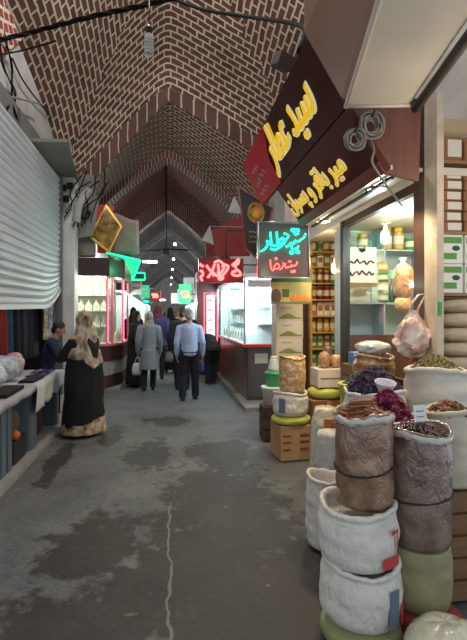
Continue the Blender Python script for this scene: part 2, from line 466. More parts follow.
mb = MB(); mb.bx(-3,3,50,50.3,0,7); struct(mb, 'wall_back', mat('pale_plaster',(170,165,155),.9,var=.2,scale=3))

# ---- walls behind the shops ----
plaster = mat('grey_plaster', (190,188,180), .9, var=.3, scale=2.2, bump=.2, bscale=20)
mb = MB()                                    # left wall of the near bay follows the vault edge
Yv = [0.6+9.4*i/40 for i in range(41)]
mb.grid([[V(-2.25,y,2.3 if y < 9.3 else 0), V(-2.25,y,zA(-2.25,y)+.02)] for y in Yv if y <= 10], flip=False)
mb.bx(-2.4,-2.25,10,50,0,4.6)
struct(mb, 'wall_left', plaster)
mb = MB()
mb.grid([[V(2.9,y,2.75), V(2.9,y,zA(2.9,y)+.02)] for y in Yv if y <= 10], flip=True)
mb.bx(2.4,2.55,11.8,50,0,4.6); mb.bx(2.4,2.9,10,11.8,0,6)
struct(mb, 'wall_right', plaster)
# brick relieving panel with rounded bricks high on the left wall, close to the viewer
mb = MB(); q = [onX(-30,-30,-2.2), onX(-30,66,-2.2), onX(8,52,-2.2), onX(24,38,-2.2), onX(36,22,-2.2), onX(50,4,-2.2), onX(62,-30,-2.2)]
mb.sm = False; a_ = [mb.bm.verts.new(p) for p in q]; mb.face(a_, [(p.y+.7*p.z, p.z-.45*p.y) for p in q]); 
b_ = [mb.bm.verts.new(p+V(-.06,0,0)) for p in q]
for i in range(len(q)): mb.face([a_[i], b_[i], b_[(i+1)%len(q)], a_[(i+1)%len(q)]], [(0,0)]*4)
struct(mb, 'trim_6', brick_mat('rounded_brick', (150,66,50), (120,52,42), (206,190,170), .26, .16, .03, dirt=.2))
# ================= left side =================
# shop recess behind the tables
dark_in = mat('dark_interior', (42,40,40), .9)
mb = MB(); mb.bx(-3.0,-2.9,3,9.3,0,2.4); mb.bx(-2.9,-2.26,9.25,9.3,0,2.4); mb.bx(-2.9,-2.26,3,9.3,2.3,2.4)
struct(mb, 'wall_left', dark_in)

# roller shutter, half lowered, right end of its bottom edge riding up
shut = mat('shutter_steel', (206,212,214), .5, .15, var=.12, scale=1.5, stretch=(1,.4,1))
root = thing('roller_shutter', 'pale grey steel roller shutter half lowered above the clothes stall', 'shutter', (-2.12, 0, 0))
Y0s, Y1s, zt = 3.6, 9.12, 4.3
def zb0(y): return 1.74 + .02*(y-6.6)
def zbot(y): return zb0(y) + (.32*((y-7.9)/1.2)**2 if y > 7.9 else 0)
NS = 22; mb = MB(); ysl = [Y0s+(Y1s-Y0s)*i/24 for i in range(25)]
rows = []
for k in range(NS*5+1):
    sx = (-.014,.014,.024,.024,.014)[k%5]
    f = k/(NS*5); w_ = max(0,(f-.5)/.5)**2; rows.append([V(sx, y, zt-(zt-zb0(y))*f+(zbot(y)-zb0(y))*w_) for y in ysl])
mb.grid(rows, flip=True, smooth=False)
o = mb.build('slat_curtain', shut, root); sd = o.modifiers.new('solid','SOLIDIFY'); sd.thickness = .006
mb = MB(); mb.loft([[V(-.03,y,zbot(y)-.06),V(.05,y,zbot(y)-.06),V(.05,y,zbot(y)+.01),V(-.03,y,zbot(y)+.01)] for y in ysl], smooth=False)
mb.build('bottom_rail', mat('rail_steel',(196,198,196),.45,.3), root)
mb = MB(); mb.bx(-.06,.07,9.12,9.2,0.0,4.3); mb.build('guide_rail', mat('guide_steel',(120,122,122),.5,.5), root)

# sheet metal hood over the shutter
hood = mat('hood_metal', (128,130,122), .6, .2, var=.25, scale=2)
root = thing('shutter_hood', 'greenish grey sheet metal hood jutting out over the shutter top', 'canopy', (0,0,0))
mb = MB(); P = [onZ(20,141,4.33),onZ(68,142,4.36),onZ(80,188,4.36),onZ(55,183,4.33)]
mb.prism(P, V(0,0,.05)); mb.build('panel', hood, root)
mb = MB(); mb.bx(-2.24,-2.15,3.2,9.3,4.3,4.62); mb.build('shutter_box', mat('box_metal',(120,122,120),.6,.2,var=.2,scale=2), root)

# pier between the stalls
pier_m = mat('whitewash', (222,222,216), .9, var=.2, scale=3, bump=.2, bscale=25)
mb = MB(); mb.bx(-2.4,-1.86,9.32,9.7,0,4.35); struct(mb, 'wall_left_pier', pier_m)
mb = MB(); mb.bx(-2.4,-1.55,9.75,10.0,2.85,4.55); struct(mb, 'wall_left_upper', mat('grimy_plaster',(140,134,126),.9,var=.4,scale=4,bump=.3))
# light step of stone along the left edge
mb = MB(); mb.bx(-2.9,-1.47,2.6,9.75,-.02,.045); mb.bx(-2.4,-1.02,9.75,12.4,-.02,.05); struct(mb, 'trim_4', mat('kerb_stone',(150,150,143),.85,var=.2,scale=6))
mb = MB(); mb.bx(1.28,2.9,7.4,16,-.02,.05); struct(mb, 'trim_5', mat('kerb_stone'))

# ---- tables of the clothes stall ----
bluegrey = mat('blue_grey_board', (104,118,130), .6, var=.3, scale=3, stretch=(6,6,.5))
tw = mat('pale_table_top', (170,168,165), .6)
def table(y0, y1, label, panels):
    t = thing('stall_table', label, 'table', (-1.86,(y0+y1)/2,.045), 0, 'tables of the clothes stall'); ym = (y0+y1)/2
    mb = MB(); mb.box((0,0,.735),(.72,y1-y0,.035),bev=.006); mb.build('table_top', tw, t)
    for a, b in panels:
        mb = MB(); mb.bx(.25,.29,a-ym,b-ym,0,.717); mb.bx(-.3,.25,a-ym,a-ym+.03,0,.717)
        n = max(1,int((b-a)/.16))
        for k in range(n): mb.bx(.29,.302,a-ym+(b-a)*(k+.15)/n,a-ym+(b-a)*(k+.85)/n,.0,.717)
        mb.build('front_panel', bluegrey, t)
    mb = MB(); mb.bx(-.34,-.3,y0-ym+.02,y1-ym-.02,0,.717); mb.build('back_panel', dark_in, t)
    return t
table(3.4, 5.33, 'blue grey boarded stall table beside the kerb, laid with dark cloths', [(3.42,4.8)])
table(5.35, 6.75, 'stall table under the white cloth next to the woman in black', [(5.36,5.68),(6.6,6.74)])
# white cloth over the second table, front drop cut on a slant
mb = MB(); N = 40
P = []
for i in range(N+1):
    y = 5.34+1.44*i/N; row = []
    drop = .30-.13*(i/N)+.015*math.sin(i*1.1)
    for x, z in ((-2.2,.812),(-1.9,.812),(-1.6,.812),(-1.5,.812),(-1.478,.80)): row.append(V(x,y,z+.003*noise.noise((x*4,y*4,0))))
    for k in range(1,7): row.append(V(-1.47+.018*math.sin(y*17+k*.3)*k/6, y, .80-drop*k/6))
    P.append(row)
mb.grid(P, flip=True); 
o = solo(mb, 'tablecloth', mat('white_cloth',(205,206,206),.9,var=.1,scale=5), 'white cloth with a slanting hem draped over the stall table', 'tablecloth')
o.modifiers.new('s','SOLIDIFY').thickness = .004
mb = MB(); P = []
for i in range(N+1):
    y = 3.42+1.9*i/N; P.append([V(x,y,.812) for x in (-2.2,-1.9,-1.6,-1.5)]+[V(-1.475,y,.80),V(-1.472+.006*math.sin(y*14),y,.77-.02*(1-i/N)),V(-1.47+.01*math.sin(y*14),y,.745-.035*(1-i/N))])
mb.grid(P, flip=True); o = solo(mb, 'tablecloth', mat('grey_cloth',(176,176,178),.9,var=.1,scale=5), 'thin pale cloth with a narrow hem on the blue grey table', 'tablecloth'); o.modifiers.new('s','SOLIDIFY').thickness = .004

# flat folded dark cloths and small wares on the tables
def folded(x, y, lx, ly, h, m, label, z=.817, rz=0, name='folded_cloth', cat='cloth', group='folded cloths on the stall tables'):
    mb = MB(); 
    for k in range(2): mb.box((.004*k,.006*k,h*(k+.5)/2),(lx-.01*k,ly-.012*k,h/2*.94),bev=h*.2)
    return solo(mb, name, m, label, cat, (x,y,z), rz, group)
navy = mat('navy_cloth',(28,30,46),.85); blk = mat('black_cloth',(20,20,24),.9); pink = mat('pink_cloth',(196,84,140),.8)
folded(-1.62,4.75,.22,.62,.035,blk,'long black folded cloth on the blue grey table at its front edge',rz=.05)
folded(-1.62,5.65,.17,.5,.03,navy,'navy folded cloth lying along the near end of the white tablecloth',rz=.0)
folded(-1.66,4.25,.2,.34,.03,pink,'pink folded cloth on the blue grey table')
folded(-2.03,4.4,.2,.5,.05,navy,'navy folded cloth behind the pink and black ones')
folded(-1.68,6.1,.22,.3,.015,mat('charcoal_felt',(44,42,50),.9),'charcoal felt mat of small trinkets on the white tablecloth')
folded(-1.72,6.5,.26,.34,.015,mat('plum_felt',(52,36,50),.9),'plum felt mat at the far end of the white tablecloth')
# trinkets on the mats
pal = [mat('bead_silver',(190,190,196),.3,.8), mat('bead_violet',(120,60,130),.35), mat('bead_black',(26,26,30),.3), mat('bead_blue',(70,110,160),.35)]
tn = ['silver','violet','black','blue']
for i in range(24):
    k = i%4; a = i//12; x = -1.77+.055*(i%4)+rnd.uniform(-.008,.008); y = (6.0 if a == 0 else 6.38)+.1*((i%12)//4); z = .834
    mb = MB(); mb.tube([V(.022*math.cos(q*PI/6),.022*math.sin(q*PI/6),0) for q in range(12)], .006, 6, closed=True)
    solo(mb, 'bead_bracelet', pal[k], '%s bead bracelet on the %s felt mat of the white table' % (tn[k], 'charcoal' if a == 0 else 'plum'), 'bracelet', (x,y,z), 0, '%s bracelets on the %s mat' % (tn[k], 'charcoal' if a == 0 else 'plum'))
# clear bags of folded clothes piled on the table
def bag_blob(r, seed, amp=.18, n=28, flat=.0):
    mb = MB(); rg = [V(*p) for p in ((0,0,0),)]
    def fn(th, i, rr, z):
        q = V(math.cos(th)*1.6, math.sin(th)*1.6, z/r[2]*1.6+seed)
        k = 1+amp*noise.noise(q)+amp*.6*noise.noise(q*2.7)+amp*.3*noise.noise(q*6)
        return rr*k, z*(1+.3*amp*noise.noise(q*2))
    prof = []
    for i in range(15):
        a = -PI/2 + PI*i/14; prof.append((max(.002,math.cos(a)**.6*1 if math.cos(a)>0 else .002), r[2]*(1+math.sin(a))))
    mb.lathe([(p*1.0, z) for p, z in prof], n, fn=fn, sx=r[0], sy=r[1])
    return mb
def multi_noise(name, cols, scale, rough=.35, coat=.3, bump=.4):
    if name in _M: return _M[name]
    m = mat(name, cols[0], rough, coat=coat, var=.1, scale=scale, bump=bump, bscale=scale*3)
    rp = [n for n in m.node_tree.nodes if n.type == 'VALTORGB'][0].color_ramp
    for k, e in enumerate(cols):
        p = .3+.4*k/max(1,len(cols)-1)
        if k < 2: rp.elements[k].position = p; rp.elements[k].color = (*L(e),1)
        else: q = rp.elements.new(p); q.color = (*L(e),1)
    return m
solo(bag_blob((.2,.2,.14),3), 'plastic_bag', multi_noise('bag_white_clothes',[(170,172,176),(214,216,220),(190,192,200)],9), 'clear plastic bag of white clothes on the blue grey table', 'bag', (-1.93,5.08,.816))
solo(bag_blob((.17,.2,.15),8), 'plastic_bag', multi_noise('bag_mixed_clothes',[(170,166,150),(214,216,218),(150,168,190),(200,196,170)],10), 'bulging clear bag of patterned clothes beside the bag of white clothes', 'bag', (-1.93,5.62,.816))
solo(bag_blob((.12,.14,.15),5), 'plastic_bag', multi_noise('bag_floral_clothes',[(210,120,130),(220,214,210),(190,110,130),(120,170,140)],11), 'small clear bag of pink floral cloth on the white tablecloth', 'bag', (-1.96,6.08,.816))
# things stored in the dark gaps under the tables
solo(bag_blob((.12,.14,.16),2), 'cloth_bag', mat('brown_bag',(104,86,70),.9,var=.3,scale=9), 'brown bulging bag in the gap under the blue grey table', 'bag', (-1.72,5.08,.28), 0)
mb = MB(); mb.box((0,0,.118),(.34,.4,.236),bev=.01); mb.box((0,0,.2),(.345,.405,.02)); solo(mb,'storage_box',mat('dark_box',(40,38,38),.8),'dark box on the kerb under the blue grey table','box',(-1.74,5.07,.046))
mb = MB(); mb.ell((0,0,.05),(.055,.055,.05)); mb.tube([V(0,0,.095),V(0.005,0,.112)],.006,6); solo(mb,'orange_fruit',mat('orange_skin',(214,106,40),.5),'orange fruit on the dark box under the blue grey table','fruit',(-1.60,4.99,.282))
solo(bag_blob((.1,.16,.2),6), 'cloth_bag', mat('plum_bag',(70,52,56),.9,var=.3,scale=9), 'plum cloth bag on the kerb under the white draped table', 'bag', (-1.72,6.1,.046))

# hanging clothes behind the tables
rail = MB(); rail.tube([V(-2.42,4.6,1.95),V(-2.42,9.0,1.95)],.014,8)
solo(rail,'clothes_rail',mat('rail_dark',(70,70,72),.4,.8),'dark metal clothes rail below the shutter carrying hung garments','rail')
gc = [('brown',(88,60,50)),('rust',(120,52,44)),('scarlet',(178,40,40)),('teal',(52,104,128)),('black',(24,24,28)),('charcoal',(40,40,46)),('deep navy',(26,30,44)),('grey',(60,60,66))]
yy = 6.35
for i, (cn, c) in enumerate(gc):
    wv = [.2,.16,.24,.2,.3,.3,.28,.22][i]
    g = thing('hanging_garment', '%s garment hung on the rail below the shutter' % cn, 'garment', (-2.42, yy+wv/2, 0), 0, 'garments on the rail')
    mb = MB(); P = []
    for r in range(12):
        z = 1.86-1.0*r/11; k = .55+.45*min(1,r/2.5); row = []
        for q in range(24):
            a = 2*PI*q/24; fold = .02*math.sin(5*a+i)*min(1,r/5)
            row.append(V((.07+fold+.015*r/11)*math.cos(a), (wv*.5*k)*math.sin(a), z))
        P.append(row)
    mb.loft(P); mb.build('cloth', mat('garment_'+cn.replace(' ','_'), c, .9, var=.3, scale=12), g)
    mb = MB(); mb.tube(smooth_curve([V(0,0,1.85),V(0,0,1.92),V(.012,0,1.965),V(0,0,1.98),V(-.018,0,1.96)],4),.004,6); mb.tube([V(0,-wv*.28,1.84),V(0,0,1.87),V(0,wv*.28,1.84)],.006,6)
    mb.build('hanger', mat('hanger_wire',(90,90,92),.4,.8), g)
    yy += wv+.05
# patterned scarves at the end of the rail
for i,(cn,c1,c2) in enumerate((('blue and yellow',(60,70,140),(200,180,70)),('white and violet',(190,186,190),(96,70,130)))):
    mb = MB(); P=[]
    for r in range(14):
        z = 2.1-.95*r/13; row=[]
        for q in range(20):
            a=2*PI*q/20; row.append(V(.03*math.cos(a)+.012*math.sin(3*a+i), (.13+.02*math.sin(r*.6))*math.sin(a)*(1 if r else .7), z))
        P.append(row)
    mb.loft(P)
    solo(mb,'hanging_scarf',mat('scarf_%d'%i,c1,.8,col2=c2,scale=16),'%s patterned scarf hung beside the pier behind the seller'%cn,'scarf',(-2.2,8.58+.34*i-.1,0),0,'patterned scarves')

# ---- jewellery booth, left ----
brownlam = mat('brown_laminate',(86,52,42),.45,var=.25,scale=4,coat=.2)
palelam = mat('pale_marble',(176,172,166),.4,var=.2,scale=5)
pinkmet = mat('rose_anodised',(226,120,136),.35,.3)
led = mat('white_led',(255,255,250),.5,emit=(255,252,244),es=14)
ledc = mat('cool_led',(245,255,255),.5,emit=(226,250,255),es=9)
pinkneon = mat('pink_neon',(255,120,140),.5,emit=(255,70,100),es=5)
glass = glass_mat()
foot = [(-2.2,9.75),(-1.27,9.75),(-1.02,10.45),(-1.02,11.7),(-2.2,11.7)]
def prismz(mb, pts, z0, z1): mb.prism([V(x,y,z0) for x,y in pts], V(0,0,z1-z0)); return mb
def grow(pts, k):
    cx = sum(p[0] for p in pts)/len(pts); cy = sum(p[1] for p in pts)/len(pts)
    return [(x+(k if x>cx else -k), y+(k if y>cy else -k)) for x,y in pts]
booth = thing('jewellery_booth', 'jewellery booth with rose framed windows over a brown and white striped base', 'booth', (0,0,0))
mb = MB(); prismz(mb, foot, .05, .32); prismz(mb, grow(foot,.012), .62, .94); mb.build('base_band', brownlam, booth)
mb = MB(); prismz(mb, grow(foot,-.004), .32, .62); mb.build('white_band', palelam, booth)
mb = MB(); prismz(mb, grow(foot,.04), .94, .985); mb.build('rim', pinkmet, booth)
mb = MB(); prismz(mb, foot, .985, .995); mb.build('display_floor', mat('white_velvet',(236,234,226),.9), booth)
mb = MB(); prismz(mb, grow(foot,.05), 2.42, 2.80); mb.build('fascia', mat('dark_fascia',(58,36,32),.5), booth)
mb = MB()
for (x,y) in foot[1:4]: mb.box((x,y,1.70),(.045,.045,1.44))
mb.build('post', pinkmet, booth)
mb = MB()
for a,b in ((foot[1],foot[2]),):
    for f in (.3,):
        mb.box((a[0]+(b[0]-a[0])*f,a[1]+(b[1]-a[1])*f,1.70),(.05,.05,1.44))
mb.build('door_post', pinkmet, booth)
mb = MB()
for a,b in ((foot[0],foot[1]),(foot[1],foot[2]),(foot[2],foot[3])):
    d = V(b[0]-a[0],b[1]-a[1],0); nrm = V(d.y,-d.x,0).normalized()*.006
    mb.prism([V(a[0],a[1],1.0),V(b[0],b[1],1.0),V(b[0],b[1],2.42),V(a[0],a[1],2.42)], nrm)
mb.build('glass', glass, booth)
mb = MB(); mb.bx(-2.19,-1.3,10.5,10.54,.995,2.42); mb.bx(-1.34,-1.3,10.54,11.6,.995,2.42); mb.build('back_panel', mat('cream_velvet',(226,222,190),.8), booth)
mb = MB()
for z in (1.33,1.68,2.03): mb.bx(-2.19,-1.3,10.2,10.5,z,z+.012)
mb.build('shelf', mat('shelf_white',(226,226,216),.5), booth)
mb = MB(); mb.bx(-2.15,-1.3,9.82,9.87,2.385,2.415); mb.build('lamp_tube', led, booth)
mb = MB(); mb.tube([V(-1.255,9.73,1.02),V(-1.255,9.73,2.38)],.012,8); mb.tube([V(-1.0,10.43,1.02),V(-1.0,10.43,2.38)],.012,8); mb.build('neon_tube', pinkneon, booth)
def bust(name_loc, label, group, m, rz=0, s=1):
    t = thing('necklace_bust', label, 'jewellery bust', name_loc, rz, group)
    mb = MB(); rings=[]
    for z,rx,ry in ((0,.075,.05),(.06,.078,.05),(.13,.074,.042),(.165,.05,.034),(.19,.026,.026),(.235,.024,.024),(.25,.018,.018)):
        rings.append([V(rx*math.cos(2*PI*k/14)*s, ry*math.sin(2*PI*k/14)*s, z*s) for k in range(14)])
    mb.loft(rings); mb.build('bust_form', m, t)
    mb = MB(); pts=[]
    for k in range(15):
        a = -PI*.0+PI*k/14; pts.append(V(.05*math.cos(a)*s, (-.035-.016*math.sin(a))*s, (.175-.10*math.sin(a))*s))
    mb.tube(pts,.0045*s,6); mb.ell((0,-.054*s,.07*s),.01*s,nu=8,nv=6); mb.build('necklace', mat('gold',(212,160,60),.25,1), t)
    return t
cream = mat('bust_cream',(240,236,216),.7)
b0 = bust((-2.05,10.36,.997),'','gold necklace busts in the left booth',cream)
shelfn = ['floor','lowest shelf','middle shelf','top shelf']
n = 0
for r, z in enumerate((.997,1.343,1.693,2.043)):
    for c_ in range(5):
        o = b0 if n == 0 else dup(b0)
        o.location = (-2.1+.17*c_, 10.36, z)
        o['label'] = 'cream necklace bust in the rose framed booth, %s from the pier on its %s' % (ORD[c_], shelfn[r]); n += 1
for k in range(4):
    o = dup(b0, (-1.16+.0*k, 10.42+.22*k, .997), .9); o['label'] = 'cream necklace bust by the slanted window of the rose framed booth, %s from the front' % ORD[k]
# pale slab leaning out at its foot already covered by the kerb; signs above the booth
mb = MB(); mb.prism([V(-2.2,9.66,3.1),V(-1.55,9.6,3.25),V(-1.42,9.62,4.05),V(-2.15,9.7,4.15)], V(0,.04,0))
s_ = thing('shop_sign','grey plate sign with black lettering above the rose framed booth','sign',(0,0,0))
mb.build('board', mat('sign_grey',(150,148,140),.7,var=.2,scale=3), s_)
for k,(x,z) in enumerate(((-1.95,3.85),(-1.7,3.62))):
    mb = MB(); mb.tube(smooth_curve([V(x-.09,9.58,z+.03),V(x-.02,9.575,z-.05),V(x+.06,9.575,z),V(x+.1,9.575,z+.1),V(x+.04,9.575,z+.08)],5),[.022]*21,8); mb.build('lettering', blk, s_)
mb = MB(); mb.bx(-.17,.17,-.03,.03,0,1.05); solo(mb,'banner',mat('orange_red',(206,70,34),.6),'orange red upright panel behind the gold framed picture','sign',(-1.36,10.1,2.95),.25)
pic = thing('framed_picture','gold framed glossy picture hung aslant over the rose framed booth','picture',(-1.3,9.75,3.32))
pic.rotation_euler = (math.radians(-8), math.radians(0), math.radians(8))
mb = MB(); A = [V(-.34,0,-.1),V(.06,0,-.42),V(.34,0,.18),V(.0,0,.66)]
c_ = sum(A,V(0,0,0))/4; I = [c_+(p-c_)*.86 for p in A]
for i in range(4): mb.prism([A[i],A[(i+1)%4],I[(i+1)%4],I[i]],V(0,.05,0))
mb.build('frame', mat('gilt',(190,150,60),.35,.6), pic)
mb = MB(); mb.prism(I,V(0,.03,0)); mb.build('print', mat('dark_print',(60,50,30),.12,col2=(176,140,60),scale=7,coat=.9), pic)
# translucent awning sheet with a neon lit lower flap
mb = MB(); P=[]
for i in range(9):
    t=i/8; P.append([V(-1.28+.62*s, 10.6-.35*s+.9*t*.3, 3.95-.95*t-.25*s*(1-t)+.02*math.sin(7*s+5*t)) for s in [j/8 for j in range(9)]])
mb.grid(P); o=solo(mb,'awning_sheet',mat('dusty_sheet',(200,176,168),.6,var=.2,scale=4),'dusty pinkish awning sheet beside the gold framed picture','awning'); o.modifiers.new('s','SOLIDIFY').thickness=.012
greenneon = mat('green_neon',(40,220,150),.4,emit=(20,230,140),es=4)
teal = mat('teal_plastic',(60,190,150),.4,emit=(20,200,130),es=.7)
aw = thing('neon_awning','green lit pointed awning over the rose framed booth corner','awning',(0,0,0))
A = [V(-1.33,10.05,2.95),V(-.62,10.25,2.82),V(-.66,10.6,2.82),V(-1.3,10.7,2.95)]; T=V(-.78,10.3,2.42)
mb = MB(); mb.prism(A,V(0,0,.03)); mb.build('top_panel', teal, aw)
mb = MB(); mb.prism([V(-.98,10.15,2.86),A[1],T],V(0,.03,0)); mb.prism([A[1],A[2],T],V(.03,0,0)); mb.build('point', teal, aw)
mb = MB(); mb.tube([A[0]+V(0,-.02,0),A[1]+V(0.0,-.02,0),T+V(0,-.02,0)],.014,8); mb.build('neon_tube', greenneon, aw)
lamp('neon_glow',(-.95,9.9,2.55),6,(40,240,150),.1)
# ================= right side: spice shop =================
XS = 2.1                                           # shop front plane
wood = mat('dark_wood',(70,42,32),.5,var=.3,scale=3,stretch=(8,8,1),coat=.2)
woodred = mat('red_wood',(112,66,50),.5,var=.3,scale=3,stretch=(8,8,1),coat=.15)
creamwall = mat('warm_plaster',(206,184,150),.9,var=.12,scale=2)
mb = MB(); mb.bx(3.5,3.6,3.5,7.0,0,2.8); mb.bx(XS+.05,3.6,6.95,7.05,0,2.8); mb.bx(2.18,3.6,3.62,3.66,0,3.3); struct(mb,'wall_right_shop',creamwall)
mb = MB(); mb.bx(XS,3.6,3.4,7.05,2.74,2.8); struct(mb,'ceiling_shop',mat('shop_ceiling',(214,206,190),.8))
mb = MB(); mb.bx(XS-.02,3.6,3.4,7.05,-.02,.12); struct(mb,'floor_shop',mat('kerb_stone'))
mb = MB(); mb.bx(2.0,2.9,6.95,7.6,0,4.6); struct(mb,'wall_right_pier',pier_m)

# upper and lower sign boards of the spice shop, parallel to the lane and leaning outwards
T0, B0 = onY(307,38,3.08), onY(346,107,2.95)
sgn = mat('brown_board',(74,38,32),.7,var=.2,scale=2,spec=.12)
dy = V(0,2.75,0); u = V(0,-1,0)
def frame3(T,B):
    v = (T-B).normalized(); n = u.cross(v).normalized(); return v, n
def lettering(parent, body, T, B, y0, y1, base, hgt, m1, m2, ext=.03):
    """raised letters on a board: baseline `base` above the lower edge, spanning y0..y1 along the lane"""
    v, n = frame3(T,B); ln = (T-B).length
    me = text_mesh(body,1,.5)
    X = [p.co.x for p in me.vertices]; x0,x1 = min(X),max(X); top = max(p.co.y for p in me.vertices)
    bot = V(B.x,0,B.z)
    for nm,m,e,dz,off in (('letter_rim',m2,ext*.6,0,.03),('letter',m1,ext,.003,.010)):
        q = bmesh.new(); q.from_mesh(me if not off else text_mesh(body,1,.5,offset=off))
        bmesh.ops.remove_doubles(q, verts=q.verts[:], dist=1e-5)
        for p in q.verts:
            a = p.co.copy(); t = (a.x-x0)/(x1-x0); bp_ = bot + v*(base + a.y/top*hgt)
            p.co = V(bp_.x, y1+(y0-y1)*t, bp_.z) + n*(.022+(a.z+.5)*e+dz)
        left = set(q.verts)
        while left:
            st = [left.pop()]; isl = set(st)
            while st:
                w_ = st.pop()
                for ed in w_.link_edges:
                    o_ = ed.other_vert(w_)
                    if o_ in left: left.discard(o_); isl.add(o_); st.append(o_)
            mb = MB(); mp = {w_: mb.bm.verts.new(w_.co) for w_ in isl}
            for f in {f for w_ in isl for f in w_.link_faces}: mb.face([mp[w_] for w_ in f.verts])
            mb.build(nm, m, parent)
        q.free()
yel = mat('yellow_letters',(214,168,20),.5,emit=(244,200,10),es=.6,col2=(190,150,16),scale=40,var=.2)
whi = mat('pale_letter_rim',(244,240,214),.4,emit=(255,250,215),es=.3)
up = thing('shop_sign','upper brown signboard with tall yellow letters and a red end panel','sign')
v1, n1 = frame3(T0,B0)
mb = MB(); q = [T0,B0,B0+dy,T0+dy]; mb.prism(q, -n1*.06); mb.build('board', sgn, up)
lettering(up, '\uFEAD\uFE8E\uFEC4\uFECB \uFEAA\uFEF4\uFEB3', T0, B0, 3.28, 4.62, .17, .37, yel, whi, .022)
redp = mat('red_panel',(206,26,46),.7,var=.2,scale=3,spec=.15)
mb = MB(); a = .62
mb.prism([T0+V(0,2.75,0)+n1*.004, T0+V(0,1.45,0)+n1*.004, T0+(B0-T0)*.5+V(0,1.75,0)+n1*.004, B0+V(0,1.75,0)+n1*.004, B0+V(0,2.75,0)+n1*.004], n1*.008); mb.build('red_panel', redp, up)
pal_l = mat('pale_script',(206,150,150),.5)
def on_board(T,B,y,f,off): p = B+(T-B)*f; return V(p.x, y, p.z)+frame3(T,B)[1]*off
for k,(yc,fc,ln) in enumerate(((5.35,.62,.3),(5.2,.42,.4),(5.4,.36,.26),(5.3,.16,.4))):
    mb = MB(); mb.tube(smooth_curve([on_board(T0,B0,yc+ln*(.5-s/8),fc+.035*math.sin(s*2.1+k)+.04*(s%3==0),.016) for s in range(9)],4),.007,6); mb.build('script_line',pal_l,up)
mb = MB(); mb.prism([T0,B0,B0+V(.07,-.015,.0),T0+V(.07,-.015,0)],V(0,-.02,0)); mb.build('end_cap',mat('black_trim',(26,20,20),.5),up)

T2, B2 = B0+V(.005,.02,-.01), onY(386,172,3.0)
lo_ = thing('shop_sign','lower brown signboard with a line of smaller yellow letters above the spotlights','sign')
v2, n2 = frame3(T2,B2); d2 = V(0,1.98,0)
mb = MB(); mb.prism([T2,B2,B2+d2,T2+d2],-n2*.05); mb.build('board',mat('brown_board_b',(92,48,40),.7,var=.2,scale=2,spec=.12),lo_)
lettering(lo_, '\uFEE5\uFE8D\uFEAE\uFEB4\uFB58 \uFEED \uFEAE\uFED7\uFE8E\uFE91 \uFEAE\uFEF4\uFEE3', T2, B2, 3.36, 4.88, .19, .19, yel, whi, .016)
mb = MB(); mb.prism([B2+n2*.003,B2+d2+n2*.003,B2+d2+v2*.09+n2*.003,B2+v2*.09+n2*.003],n2*.01); mb.build('lower_trim',mat('red_brown_trim',(120,50,44),.35,coat=.3),lo_)
mb = MB(); mb.tube([B2+V(-.03,.28,.36),B2+V(-.1,.28,.38)],.02,8); mb.ell(B2+V(-.12,.28,.385),.035,nu=10,nv=8); mb.build('small_lamp',mat('lamp_white',(255,255,255),.4,emit=(255,255,250),es=5),lo_)

# soffit with spotlights between board and shop front
sof = thing('shop_soffit','white soffit panel with two round spotlights over the spice shop entrance','soffit')
mb = MB(); P = [B2+V(.035,0,.02),V(XS-.07,3.38,2.75),V(XS-.07,5.8,2.75),B2+V(.035,1.98,.02)]
mb.prism(P,V(0,0,.03)); mb.build('panel',mat('soffit_white',(214,200,184),.35,coat=.3),sof)
def softpt(x,y): 
    t=(x-B2.x)/(XS-B2.x); return V(x,y,B2.z+(2.75-B2.z)*t-.004)
spots=[softpt(1.72,3.55),softpt(1.72,4.85)]
for p in spots:
    mb = MB(); mb.lathe([(.075,-.012),(.09,-.012),(.095,0),(.075,0)],20,c=p,cap0=False,cap1=False); q=mb.build('spotlight',mat('chrome',(200,200,200),.2,1),sof)
    mb = MB(); mb.lathe([(.074,-.006),(.074,.004)],20,c=p); mb.build('lens',mat('spot_lens',(255,250,235),.4,emit=(255,244,214),es=14),q)
mb = MB(); mb.bx(1.66,1.69,3.2,5.1,2.625,2.645); mb.build('cable_strip',mat('black_trim'),sof)

# brown panel closing the canopy towards the camera, with coils of cable hung on it
clos = thing('canopy_end_panel','brown wooden end panel of the canopy behind the cable coils','panel')
mb = MB(); C0 = onY(346,108,3.02); C1=onY(421,106,3.02); C2=onY(419,181,3.02); C3=onY(386,173,3.02)
mb.prism([C0,C3,C2,C1],V(0,.03,0)); mb.build('board',woodred,clos)
mb = MB(); mb.prism([C0+V(-.02,-.01,.0),C1+V(0,-.01,0),C1+V(0,-.01,.05),C0+V(-.02,-.01,.05)],V(0,.05,0)); mb.build('top_batten',mat('black_trim'),clos)
def coil(px,py,r,label):
    c = onY(px,py,2.95); mb = MB(); mb.m=0
    for k in range(10):
        rr = r*(.5+.06*k); off = V(rnd.uniform(-.01,.01),-.012*(k%3),rnd.uniform(-.012,.012))
        mb.tube([off+V(rr*math.cos(2*PI*j/20)*1.0,.01*math.sin(3*2*PI*j/20+k),rr*(1+.1*math.sin(k))*math.sin(2*PI*j/20)) for j in range(20)],.007,6,closed=True)
    t = thing('cable_coil',label,'cable',c)
    mb.build('cable',mat('grey_cable',(134,130,120),.6),t)
    mb = MB(); mb.tube([V(0,0,r*.9),V(0,.03,r*1.1),V(0,.06,r*1.1)],.006,6); mb.tube([V(-.01,-.04,r*.5),V(0,-.05,r*.9),V(.01,-.04,r*1.2)],.008,6); mb.build('tie',mat('black_trim'),t)
coil(371,126,.088,'larger grey coil of cable hung on the brown canopy end panel')
coil(354,140,.07,'smaller grey coil of cable hung low by the brown signboard')
